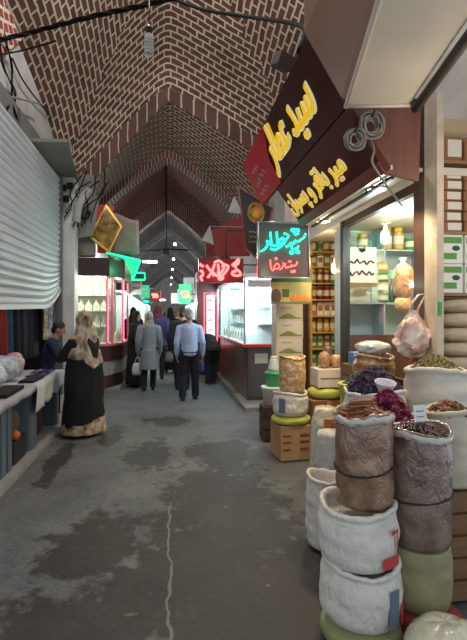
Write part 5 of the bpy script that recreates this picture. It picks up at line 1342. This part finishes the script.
# ================= cables, bulb and clutter near the vault =================
cable_m = mat('cable_dark',(24,19,17),.9,spec=.15)
def cable(name,label,pts,r,m=None,cat='cable'):
    mb=MB(); mb.tube(smooth_curve(pts,6),r,6); return solo(mb,name,m or cable_m,label,cat)
w0=[onX(0,40,-2.2), atd(40,30,6.2), atd(90,17,5.6), atd(140,6,5.2), atd(190,-6,5.0)]
t=thing('power_cable','thick twisted dark cable slung across the vault from the shutter wall','cable')
for k in range(3):
    sp=smooth_curve(w0,10); mb=MB(); mb.tube([q+V(0,.02*math.cos(i*.6+k*2.1),.02*math.sin(i*.6+k*2.1)) for i,q in enumerate(sp)],.014,6); mb.build('strand',mat('cable_dark'),t)
cable('power_cable','dark cable slung from the vault crown towards the brown signboard',[atd(170,-2,6.5),atd(205,10,6.2),atd(250,17,5.6),atd(300,26,4.2),T0+V(0,.2,.02)],.022)
cable('steel_rod','rusty rod jutting from the plaster wall under the twisted cable',[onX(-6,55,-2.2),atd(20,51,6.4),atd(56,41,6.0)],.013,mat('rust_rod',(60,38,32),.9,spec=.15),'rod')
cable('steel_rod','long thin bent rod leaning across the plaster above the hood',[onX(12,58,-2.22),onX(26,85,-2.18),onX(52,118,-2.2)],.014,mat('rust_rod'),'rod')
cable('steel_rod','short level rod with a clamp above the hood',[onX(-4,95,-2.2),onX(16,98,-2.15),onX(40,104,-2.1)],.016,mat('grey_cable'),'rod')
for k in range(5):
    r_=random.Random(k); o_=r_.uniform(-3,3)
    cable('wire','dark loose wire of the tangle hanging on the plaster above the hood',[onX(2+o_,30+6*k,-2.2),onX(7+2*o_,66,-2.16+.01*k),onX(14-o_,92+2*k,-2.2),onX(10+o_*2,112,-2.14),onX(22+o_,136,-2.2),onX(34+3*k*.6,142+o_,-2.16)],.009,None,'wire')['group']='loose wires above the hood'
for k in range(7):
    r_=random.Random(50+k); x=82+4.4*k
    cable('wire','dark wire of the messy bundle at the foot of the tile arch',[onY(x,176+r_.uniform(-8,6),9.4),onY(x-8+r_.uniform(-8,8),192,9.15),onY(x-14+r_.uniform(-10,12),205+r_.uniform(-4,8),9.2),onY(x-18,214+r_.uniform(-6,14),9.22)],.012,None,'wire')['group']='wires at the foot of the tile arch'
cd=thing('corrugated_duct','pale crinkled hose hanging down the face of the pier','duct'); 
pts=smooth_curve([onY(90,190,9.25),onY(84,196,9.22),onY(79,206,9.2),onY(76,222,9.25)],10); mb=MB(); mb.tube(pts,[.075+.012*(i%2) for i in range(len(pts))],12); mb.build('hose',mat('foil_duct',(180,178,168),.6,bump=.5,bscale=20,var=.2,scale=8),cd)
for k,(px,py) in enumerate(((63,188),(66,199),(70,186))):
    p=onY(px,py,9.3); mb=MB(); mb.box((0,0,0),(.12,.06,.13),bev=.01); solo(mb,'junction_box',mat('black_trim'),'small dark junction box high on the pier, %s'%['beside the shutter guide','lowest of three','by the hose'][k],'junction box',p)
# spiral bulb hanging on its wire
bp=atd(149,43,4.6); t=thing('energy_bulb','unlit white spiral bulb hanging from the slung cable','lamp',bp)
mb=MB(); mb.tube([V(.038*math.cos(q*.7),.038*math.sin(q*.7),.03-.15*q/40) for q in range(41)],.014,8); mb.build('bulb',mat('spiral_white',(206,206,200),.4),t)
mb=MB(); mb.lathe([(.045,.03),(.045,.075),(.03,.09)],14); mb.build('ballast',mat('socket_white'),t)
mb=MB(); mb.lathe([(.03,.085),(.034,.15),(.02,.18)],12); mb.build('socket',mat('black_trim'),t)
mb=MB(); mb.tube([V(0,0,.18),V(0,.1,.55)],.006,6); mb.build('cord',mat('black_trim'),t)
# small broken box and lamp above the signboard edge
mb=MB(); mb.box((0,0,0),(.16,.14,.12),M=Euler((.3,.2,.4)).to_matrix(),bev=.01); solo(mb,'junction_box',mat('dusty_box',(64,48,40),.8),'dusty brown box on the vault edge above the upper signboard','junction box',atd(283,62,4.0))
# boards and cloths hung out over the lane by the farther stalls
hang=[(-1.0,14.6,2.25,.34,.6,(196,196,190),None,'pale upright board with grey strokes beside the dark jewellery stall'),
(-.95,18.4,2.3,.4,.5,(60,120,96),(40,200,140),'green glowing board hung by the green fascia stall'),
(-1.0,23.4,2.2,.5,.8,(206,204,200),None,'broad white cloth banner hung by the red fascia stall'),
(-.7,26.0,2.5,.6,.5,(150,44,40),(255,90,80),'red glowing board hung past the broad white banner'),
(1.0,14.2,2.45,.36,.6,(170,60,56),None,'dull red board hung past the maroon cabinet'),
(.95,20.5,2.3,.5,1.0,(214,216,214),None,'long white cloth banner hung beyond the green glowing sign box'),
(.8,24.6,2.3,.6,.7,(120,150,140),(150,230,220),'pale teal glowing board hung past the long white banner'),
(.6,31.0,2.4,.8,.7,(224,222,214),(240,240,230),'bright cream board hung near the far end of the lane')]
for x,y,z,w_,h_,c,e,lab in hang:
    t=thing('hanging_board',lab,'sign',(x,y,z)); nm='hang_%d_%d'%(int(y*10),int(x*10)+20)
    mb=MB(); mb.box((0,0,h_/2),(w_,.05,h_),bev=.008); mb.build('board',mat(nm,c,.6,emit=e,es=.9 if e else 0,var=0 if e else .15,scale=5),t)
    for k in range(2): mb=MB(); mb.tube(smooth_curve([V(-w_*.32+w_*.64*s_/7,-.028,h_*(.35+.3*k)+h_*.07*math.sin(s_*2.3+k)) for s_ in range(8)],3),.012,5); mb.build('lettering',mat('grey_ink') if not e else mat('lettering_pale',(240,236,226),.5),t)
    mb=MB(); xe=(2.28 if x>0 else -2.23)-x; mb.tube([V(0,.03,h_*.8),V(xe,.03,h_*.8)],.014,6); mb.build('bracket',mat('black_trim'),t)
# ================= people =================
skinm=mat('skin',(188,140,116),.6); 
def person(label,loc,rz,H,spine=None,arms=None,legs=None,head=None,look=0,skin=None,wide=1.0,group=None):
    """builds one continuous body; gives back the root and the joints so clothes can follow them (front is +y)"""
    J={}
    J['spine']=[V(*p) for p in (spine or ((0,0,.505*H),(0,.005*H,.60*H),(0,.008*H,.72*H),(0,-.005*H,.80*H),(0,-.008*H,.835*H)))]
    J['head']=V(*(head or (0,.012*H,.932*H)))
    dl=((-.056,0,.515),(-.06,.012,.285),(-.058,-.02,.045)),((.056,0,.515),(.06,.012,.285),(.058,-.02,.045))
    J['legs']=[[V(*p)*(H if legs is None else 1) for p in l] for l in (legs or dl)]
    da=((-.106*wide,-.005,.792),(-.14*wide,-.025,.63),(-.142*wide,.03,.485)),((.106*wide,-.005,.792),(.14*wide,-.025,.63),(.142*wide,.03,.485))
    J['arms']=[[V(*p)*(H if arms is None else 1) for p in a] for a in (arms or da)]
    J['H']=H; J['wide']=wide
    t=thing('person',label,'person',loc,rz,group)
    mb=MB(); k=H/1.7
    torso(mb,J,[(.135,.10),(.12,.09),(.145,.10),(.12,.08),(.05,.05)],k)
    n=J['spine'][-1]; hd=J['head']
    mb.cap(n-V(0,0,.02),hd-(hd-n).normalized()*.05*k,.052*k,.048*k)
    M=Euler((0,0,look)).to_matrix()
    up=(hd-n).normalized(); M=V(0,0,1).rotation_difference(up).to_matrix() @ M if (hd-n).length>.02 else M
    J['hm']=M
    def hp(x,y,z): return hd+M@(V(x,y,z)*k)
    mb.ell(hd,(.072*k,.092*k,.112*k),M,16,12); mb.ell(hp(0,.018,-.06),(.052*k,.066*k,.058*k),M,14,10)
    mb.cap(hp(0,.084,.012),hp(0,.105,-.022),.010*k,.015*k,8); mb.cap(hp(-.022,.085,-.062),hp(.022,.085,-.062),.009*k,.009*k,8)
    mb.cap(hp(-.045,.078,.026),hp(.045,.078,.026),.011*k,.011*k,8)
    for s in (-1,1): mb.ell(hp(s*.074,-.004,-.012),(.012*k,.022*k,.034*k),M,8,6)
    for (a,b,c),(ra,rb,rc) in [(l,(.078,.052,.038)) for l in J['legs']]+[(a,(.044,.036,.026)) for a in J['arms']]:
        mb.cap(a,b,ra*k,rb*k); mb.cap(b,c,rb*k*.96,rc*k)
    for i,(a,b,c) in enumerate(J['legs']): mb.cap(c+V(0,-.02,-.02)*k,c+V(0,.12,-.035)*k,.034*k,.024*k)
    J['hands']=[]
    for i,(a,b,c) in enumerate(J['arms']):
        s=-1 if i==0 else 1; d=(c-b).normalized(); side=V(s,0,0); side=(side-d*side.dot(d)).normalized(); f=d.cross(side)*(-s)
        if f.dot(V(0,1,0))<0: f=-f
        # palm hangs along d, thumb side towards f, fingers curl inwards (-side)
        pc=c+d*.05*k; R3=Matrix((f,side,d)).transposed()
        mb.ell(pc,(.038*k,.017*k,.052*k),R3,12,8); mb.cap(c-d*.02*k,c+d*.03*k,.026*k,.027*k)
        for q,(off,ln) in enumerate(((.027,.072),(.010,.08),(-.008,.074),(-.025,.058))):
            r0=c+d*.088*k+f*off*k; r1=r0+(d*.85-side*.35).normalized()*ln*.55*k; r2=r1+(d*.45-side*.8).normalized()*ln*.5*k
            mb.cap(c+d*.06*k+f*off*.8*k,r0,.0095*k,.0095*k,8); mb.cap(r0,r1,.0095*k,.0088*k,8); mb.cap(r1,r2,.0088*k,.0078*k,8)
        r0=c+d*.03*k+f*.03*k; r1=r0+(f*.7+d*.7-side*.3).normalized()*.04*k; mb.cap(r0,r1,.0115*k,.010*k,8); mb.cap(r1,r1+(d*.9-side*.4+f*.1).normalized()*.03*k,.010*k,.0085*k,8)
        J['hands'].append(c+d*.09*k)
    me=fused(mb,'body',skin or skinm,.0075,2); link('body',me,t)
    for s in (-1,1):
        e=MB(); e.ell(hp(s*.032,.083,.006),(.013*k,.008*k,.0085*k),M,10,6); e.build('eye',mat('eye_dark',(60,44,38),.3),t)
    J['t']=t; J['k']=k; J['hp']=hp
    return J
def torso(mb,J,rad,k):
    sp=J['spine']; P=[sp[0]-(sp[1]-sp[0]).normalized()*.06*k]+sp
    rad=[(rad[0][0]*.75,rad[0][1]*.75)]+list(rad); rings=[]
    for i,p in enumerate(P):
        d=(P[min(i+1,len(P)-1)]-P[max(0,i-1)]).normalized(); r=V(1,0,0); f=d.cross(r).normalized()
        w_=J['wide'] if i>1 else 1
        rings.append([p+r*rad[i][0]*k*w_*math.cos(2*PI*q/18)+f*rad[i][1]*k*math.sin(2*PI*q/18) for q in range(18)])
    mb.loft(rings)
    for s in (0,1): mb.cap(sp[3]+(J['arms'][s][0]-sp[3])*.3,J['arms'][s][0],rad[4][1]*.85*k,rad[4][1]*.62*k)
def wrinkle(a,f=9,st=.5,seed=0):
    return lambda co: a*(noise.noise(V(co.x*f,co.y*f,co.z*f*st+seed))+.5*noise.noise(V(co.x*f*2.3,co.y*f*2.3,co.z*f*st*2+seed)))
def add(J,name,mb,m,voxel=.011,sm=3,wr=.006,seed=0,f=9,lab=None):
    o=link(name,fused(mb,name,m,voxel,sm,wrinkle(wr,f,.5,seed)),J['t'])
    if lab: o['label']=lab
    return o
def shirt(J,name,m,g=.018,sleeve=1.0,tail=0,lab=None,belly=0):
    mb=MB(); k=J['k']; torso(mb,J,[(.135+g+.01,.10+g+belly),(.128+g,.095+g+belly),(.148+g,.105+g+belly*.6),(.125+g,.085+g),(.058+g*.4,.056+g*.4)],k)
    for a,b,c in J['arms']:
        mb.cap(a,b,(.046+g)*k,(.040+g*.8)*k); mb.cap(b,b+(c-b)*(.93*sleeve),(.040+g*.8)*k,(.032+g*.6)*k)
    if tail: rings_down(mb,J,tail,g)
    return add(J,name,mb,m,lab=lab)
def rings_down(mb,J,tail,g,flare=.03,n=20):
    k=J['k']; p=J['spine'][0]+V(0,0,.03*k); P=[]
    for i in range(7):
        t=i/6; P.append([p+V((.15+g+flare*t)*k*math.cos(2*PI*q/n),(.115+g+flare*t)*k*math.sin(2*PI*q/n),-tail*t) for q in range(n)])
    mb.loft(P)
def trousers(J,m,g=.016,name='trousers'):
    mb=MB(); k=J['k']; sp=J['spine']
    mb.ell(sp[0],((.14+g)*k,(.105+g)*k,.11*k),None,18,10)
    for a,b,c in J['legs']: mb.cap(a,b,(.082+g)*k,(.056+g)*k); mb.cap(b,c+(b-c)*.03,(.056+g)*k,(.044+g)*k)
    return add(J,name,mb,m)
def shoes(J,m):
    k=J['k']
    for a,b,c in J['legs']:
        mb=MB(); mb.cap(c+V(0,-.035,-.0)*k,c+V(0,-.03,-.03)*k,.043*k,.042*k); mb.cap(c+V(0,-.03,-.03)*k,c+V(0,.14,-.035)*k,.044*k,.035*k); mb.box(c+V(0,.05,-.062)*k,(.08*k,.24*k,.03*k))
        link('shoe',fused(mb,'shoe',m,.007,2),J['t'])
def hair(J,m,thin=0):
    hp=J['hp']; k=J['k']; mb=MB(); mb.ell(hp(0,-.016,.03),(.082*k,.094*k,.094*k),J['hm'],16,12); mb.ell(hp(0,-.045,-.03),(.068*k,.062*k,.07*k),J['hm'],14,10)
    add(J,'hair',mb,m,.008,2,.004,3,30)
def scarf(J,m,drape=.2,wd=.17,lab=None,big=0,name='headscarf',hem=0):
    hp=J['hp']; k=J['k']; mb=MB(); mb.ell(hp(0,-.022,.012),((.092+big)*k,(.105+big)*k,(.122+big)*k),J['hm'],18,12)
    hd=J['head']; n=J['spine'][-1]; P=[]
    for i in range(7):
        t=i/6; z=hd.z-.03*k-(hd.z-.03*k-(n.z-drape))*t; c=hd.lerp(n,min(1,t*1.4)); rr=(.088+big)*(1-t)+wd*t
        P.append([V(c.x+rr*k*math.cos(2*PI*q/20),c.y-.02*k+rr*.75*k*math.sin(2*PI*q/20),z+hem*t*t*(math.sin(2*PI*q/20*2+.6)+.6*math.sin(2*PI*q/20*5))) for q in range(20)])
    mb.loft(P); return add(J,name,mb,m,.011,3,.008,5,10,lab)
def cloak(J,name,m,z0,z1,r0,r1,yr=.8,seed=0,wr=.02,off=(0,0),lab=None,mid=None,hem=0):
    mb=MB(); P=[]; N=14
    for i in range(N+1):
        t=i/N; z=z0+(z1-z0)*t; r=r0+(r1-r0)*t**.8
        if mid: r=interp([(0,r0),(.12,mid[0]),(.5,mid[1]),(1,r1)],t)
        P.append([V(off[0]*t+r*(1+.035*math.sin(7*2*PI*q/42+2*t)*t)*math.cos(2*PI*q/42),off[1]*t+r*yr*(1+.035*math.sin(7*2*PI*q/42+2*t)*t)*math.sin(2*PI*q/42),z+hem*t**3*math.sin(2*PI*q/42+1.9)) for q in range(42)])
    mb.loft(P); return add(J,name,mb,m,.014,2,wr,seed,6,lab)
black=mat('black_fabric',(22,21,24),.9,var=.3,scale=6); darktr=mat('dark_trousers',(30,33,44),.85)
shoe_b=mat('black_leather',(24,22,22),.4,coat=.2)
floral=mat('floral_skirt',(198,182,148),.85,col2=(104,78,60),scale=16); scarfm=mat('patterned_scarf',(214,196,172),.8,col2=(72,48,36),scale=12,stretch=(1,1,.5))
# --- woman in black at the clothes stall
J=person('woman in a black cloak, patterned headscarf and floral skirt standing at the white table',(-1.12,6.25,.03),math.radians(48),1.62,arms=((-.18,0,1.29),(-.26,.10,1.06),(-.16,.27,.98),),legs=None) if 0 else \
  person('woman in a black cloak, patterned headscarf and floral skirt standing at the white table',(-1.12,6.25,.0),math.radians(48),1.62,arms=(((-.18,0,1.28),(-.25,.10,1.06),(-.15,.30,1.02)),((.18,0,1.28),(.24,.06,1.04),(.14,.26,.98))))
cloak(J,'floral_skirt',floral,.62,.035,.2,.31,.85,1,.012)
cloak(J,'black_cloak',black,1.34,.20,.12,.29,.82,2,.018,mid=(.22,.27),hem=.07)
sl=MB()
for a,b,c in J['arms']: sl.cap(a-V(0,0,.03),b,.062,.068); sl.cap(b,b+(c-b)*.85,.068,.065)
add(J,'sleeve',sl,black,.012); scarf(J,scarfm,.34,.27,None,.022,hem=.10); shoes(J,shoe_b)
# --- seated seller
st=thing('wooden_stool','plain wooden stool under the seller behind the white table','stool',(-1.86,7.3,.045)); mb=MB(); mb.box((0,0,.53),(.34,.34,.04),bev=.008); mb.build('seat',wood,st)
for x in(-.14,.14):
    for y in(-.14,.14): mb=MB(); mb.bx(x-.018,x+.018,y-.018,y+.018,0,.51); mb.build('leg',wood,st)
J=person('man in a navy sweater seated behind the white table, facing the woman in black',(-1.86,7.3,.045),math.radians(-78),1.72,
 spine=((0,-.02,.655),(0,0,.80),(0,.04,.98),(0,.075,1.12),(0,.10,1.19)),head=(0,.17,1.34),
 legs=(((-.09,.02,.64),(-.11,.40,.60),(-.10,.42,.10)),((.09,.02,.64),(.11,.40,.60),(.10,.42,.10))),
 arms=(((-.19,.06,1.11),(-.25,.20,.90),(-.12,.42,.93)),((.19,.06,1.11),(.25,.18,.88),(.16,.42,.90))))
trousers(J,darktr); shirt(J,'sweater',mat('navy_sweater',(38,42,66),.9,var=.15,scale=10)); hair(J,mat('black_hair',(26,22,20),.6)); shoes(J,shoe_b)
# --- lady in the grey coat with a white carrier bag
greyc=mat('grey_tweed',(134,136,142),.9,var=.2,scale=26); light_sc=mat('pale_scarf',(170,162,146),.85,col2=(120,110,98),scale=12)
J=person('woman in a grey coat and pale headscarf walking away with a white carrier bag',(-.40,9.72,0),math.radians(4),1.66,legs=(((-.09,0,.86),(-.10,.03,.48),(-.11,-.05,.075)),((.09,0,.86),(.09,.02,.48),(.08,.06,.075))))
trousers(J,black,.02); shirt(J,'coat',greyc,.035,1.0,.42); scarf(J,light_sc,.06,.13); shoes(J,shoe_b)
hnd=J['t'].matrix_basis@J['hands'][0]
def bagthing(label,loc,m,s=1,name='carrier_bag'):
    t=thing(name,label,'bag',loc); mb=MB()
    def fn(th,i,rr,z): return rr*(1+.12*noise.noise(V(math.cos(th)*2,math.sin(th)*2,z*8))),z
    mb.lathe([(.05*s,-.40*s),(.1*s,-.39*s),(.115*s,-.3*s),(.10*s,-.2*s),(.07*s,-.14*s)],20,fn=fn,sx=1,sy=.5); mb.build('bag',m,t)
    mb=MB(); mb.tube([V(-.06*s,0,-.15*s),V(-.03*s,0,-.06*s),V(0,0,-.005),V(.03*s,0,-.06*s),V(.06*s,0,-.15*s)],.008,6); mb.build('handle',m,t); return t
J['hx']=hnd
bagthing('white carrier bag in the left hand of the woman in the grey coat',(-.40-.25,9.74,.72),mat('bag_white',(206,206,206),.5))
# --- man in the blue shirt
bl=mat('light_blue_shirt',(166,188,220),.8,var=.08,scale=12)
J=person('grey haired man in a light blue shirt and dark trousers walking away down the lane',(.40,8.50,0),math.radians(2),1.71,wide=1.06,legs=(((-.095,0,.88),(-.11,.05,.49),(-.13,-.02,.075)),((.095,0,.88),(.11,.06,.48),(.12,.10,.075))),
 arms=(((-.185,0,1.345),(-.238,-.04,1.08),(-.235,.03,.84)),((.185,0,1.345),(.245,-.03,1.08),(.25,.07,.83))))
trousers(J,darktr,.026); shirt(J,'shirt',bl,.024,.97,.0,belly=.02); hair(J,mat('grey_hair',(150,146,140),.7)); shoes(J,shoe_b)
mb=MB(); torso_b=J['spine'][0]; mb.tube([torso_b+V(.163*math.cos(2*PI*q/24),.128*math.sin(2*PI*q/24),.04) for q in range(24)],.016,8,closed=True); mb.build('belt',shoe_b,J['t'])
mb=MB(); mb.box((0,0,-.07),(.06,.11,.15),bev=.012); solo(mb,'blue_packet',mat('packet_deep_blue',(44,64,150),.5),'deep blue packet carried in the hand of the man in the light blue shirt','packet',(.40+.25,8.50+.10,.68))
# --- the others in the crowd
br=mat('brown_hair',(62,44,34),.6)
J=person('brown haired man in a dark jacket walking beside the light blue shirt',(.30,9.75,0),0,1.76); trousers(J,black); shirt(J,'jacket',mat('plum_black',(40,34,44),.85),.035,1.0,.12); hair(J,br); shoes(J,shoe_b)
J=person('woman in a long black cloak facing the woman in the grey coat',(-.72,10.35,0),math.radians(-115),1.68,arms=(((-.18,0,1.33),(-.24,.06,1.08),(-.13,.27,1.02)),((.18,0,1.33),(.24,.06,1.08),(.12,.25,.98)))); cloak(J,'black_cloak',black,1.40,.06,.10,.27,.8,7,.012,mid=(.2,.22)); shirt(J,'sleeved_top',black,.03); scarf(J,black,.08,.15); shoes(J,shoe_b)
J=person('figure in a black cloak standing close to the rose framed booth',(-.92,12.25,.05),math.radians(20),1.74); cloak(J,'black_cloak',black,1.45,.05,.10,.28,.8,8,.012,mid=(.22,.24)); shirt(J,'sleeved_top',black,.03); scarf(J,black,.1,.16); shoes(J,shoe_b)
J=person('person in a purple jacket and maroon head covering beyond the grey coat',(-.26,11.5,0),0,1.84); trousers(J,black); shirt(J,'jacket',mat('purple_jacket',(66,54,100),.8),.045,1.0,.15); scarf(J,mat('maroon_scarf',(104,36,44),.85),.03,.11); shoes(J,shoe_b)
bagthing('dusky grey carrier bag hanging beside the purple jacket',(.02,11.55,.80),mat('bag_grey',(120,116,120),.5))
J=person('person in long black clothes walking in the middle of the lane',(.06,12.7,0),0,1.80); cloak(J,'black_cloak',black,1.5,.08,.10,.26,.75,9,.012,mid=(.23,.23)); shirt(J,'sleeved_top',black,.03); scarf(J,black,.08,.15); shoes(J,shoe_b)
J=person('person in a dark coat and blue and white headscarf in the crowd',(.5,12.35,0),0,1.76); trousers(J,black); shirt(J,'coat',mat('dark_coat',(44,42,50),.85),.04,1,.4); scarf(J,mat('blue_white_scarf',(176,190,206),.85,col2=(110,136,170),scale=10),.06,.13); shoes(J,shoe_b)
J=person('person in black bending over beside the vitrine base',(1.0,10.5,0),math.radians(18),1.7,
 spine=((0,-.10,.86),(0,.02,.96),(0,.16,1.02),(0,.27,1.04),(0,.32,1.04)),head=(0,.45,1.02),
 arms=(((-.18,.26,1.02),(-.2,.34,.76),(-.16,.42,.56)),((.18,.26,1.02),(.2,.34,.76),(.16,.40,.54))),legs=(((-.09,-.1,.84),(-.09,.0,.47),(-.08,-.04,.075)),((.09,-.1,.84),(.10,.02,.47),(.09,.03,.075))))
trousers(J,black,.03); shirt(J,'jacket',black,.035,1,.1); hair(J,mat('black_hair')); shoes(J,shoe_b)
for i,(x,y,c,cn,hc,hn,rz) in enumerate(((-.5,15.5,(90,40,50),'wine red','black',(26,22,20),.2),(.25,16.2,(60,64,80),'slate','brown',(62,44,34),-.1),(-.15,18.5,(40,40,44),'charcoal','black',(26,22,20),0),(.5,19.5,(120,110,96),'sand','grey',(150,146,140),PI),(-.5,21.5,(54,70,96),'dusty blue','black',(26,22,20),PI),(.1,24,(36,34,38),'sooty black','brown',(62,44,34),0))):
    J=person('distant walker in a %s jacket with %s hair among the stalls'%(cn,hc),(x,y,0),rz,1.7+.02*(i%4)); trousers(J,black); shirt(J,'jacket',mat('jacket_'+cn.replace(' ','_'),c,.85),.035,1,.1); hair(J,mat('hair_%s'%hc,hn,.6)); shoes(J,shoe_b)

# ================= light =================
for p in spots: lamp('spot_light',p+V(0,0,-.03),75,(255,232,190),.05,'SPOT',(0,0,0),math.radians(130))
lamp('shop_ceiling_light',(2.9,4.4,2.55),40,(255,232,196),.1)
def pendant(loc,top,e,col,label):
    t=thing('pendant_lamp',label,'lamp',loc); x,y,z=loc
    mb=MB(); mb.lathe([(.0,-.09),(.05,-.075),(.07,-.03),(.05,.02),(.03,.05)][1:],14); mb.build('bulb',mat('pendant_bulb',(255,255,250),.4,emit=(240,246,255),es=6),t)
    mb=MB(); mb.lathe([(.035,.045),(.04,.12),(.02,.15)],12); mb.build('socket',mat('black_trim'),t)
    mb=MB(); mb.tube([V(0,0,.15),V(0,0,top-z)],.008,6); mb.build('cord',mat('black_trim'),t)
    lamp('pendant_light',V(x,y,z-.22),e,col,.12)
pendant((-.3,5.2,7.5),zA(-.3,5.2)-.02,420,(244,244,250),'added fill bulb hung high in the brick vault over the clothes stall')  # added bulb out of view, put in to brighten the near vault
lamp('bay_fill_light',a_.lerp(b_,.5)+V(0,-.3,-.35),14,(255,232,220),.15)  # added fill for the dim second bay; the box lamp itself is dark
for (y_,e_),w_ in zip(((20,40),(25.3,55),(31,75),(38,100),(46,130)),('first','second','third','fourth','fifth')):
    pendant((.3,y_,4.75),prof3(.3)+.3,e_,(236,240,250),'bare bulb hung far down the lane, %s of five beyond the crossbar lamp'%w_)
bpy.data.scenes.remove(_TS[0])
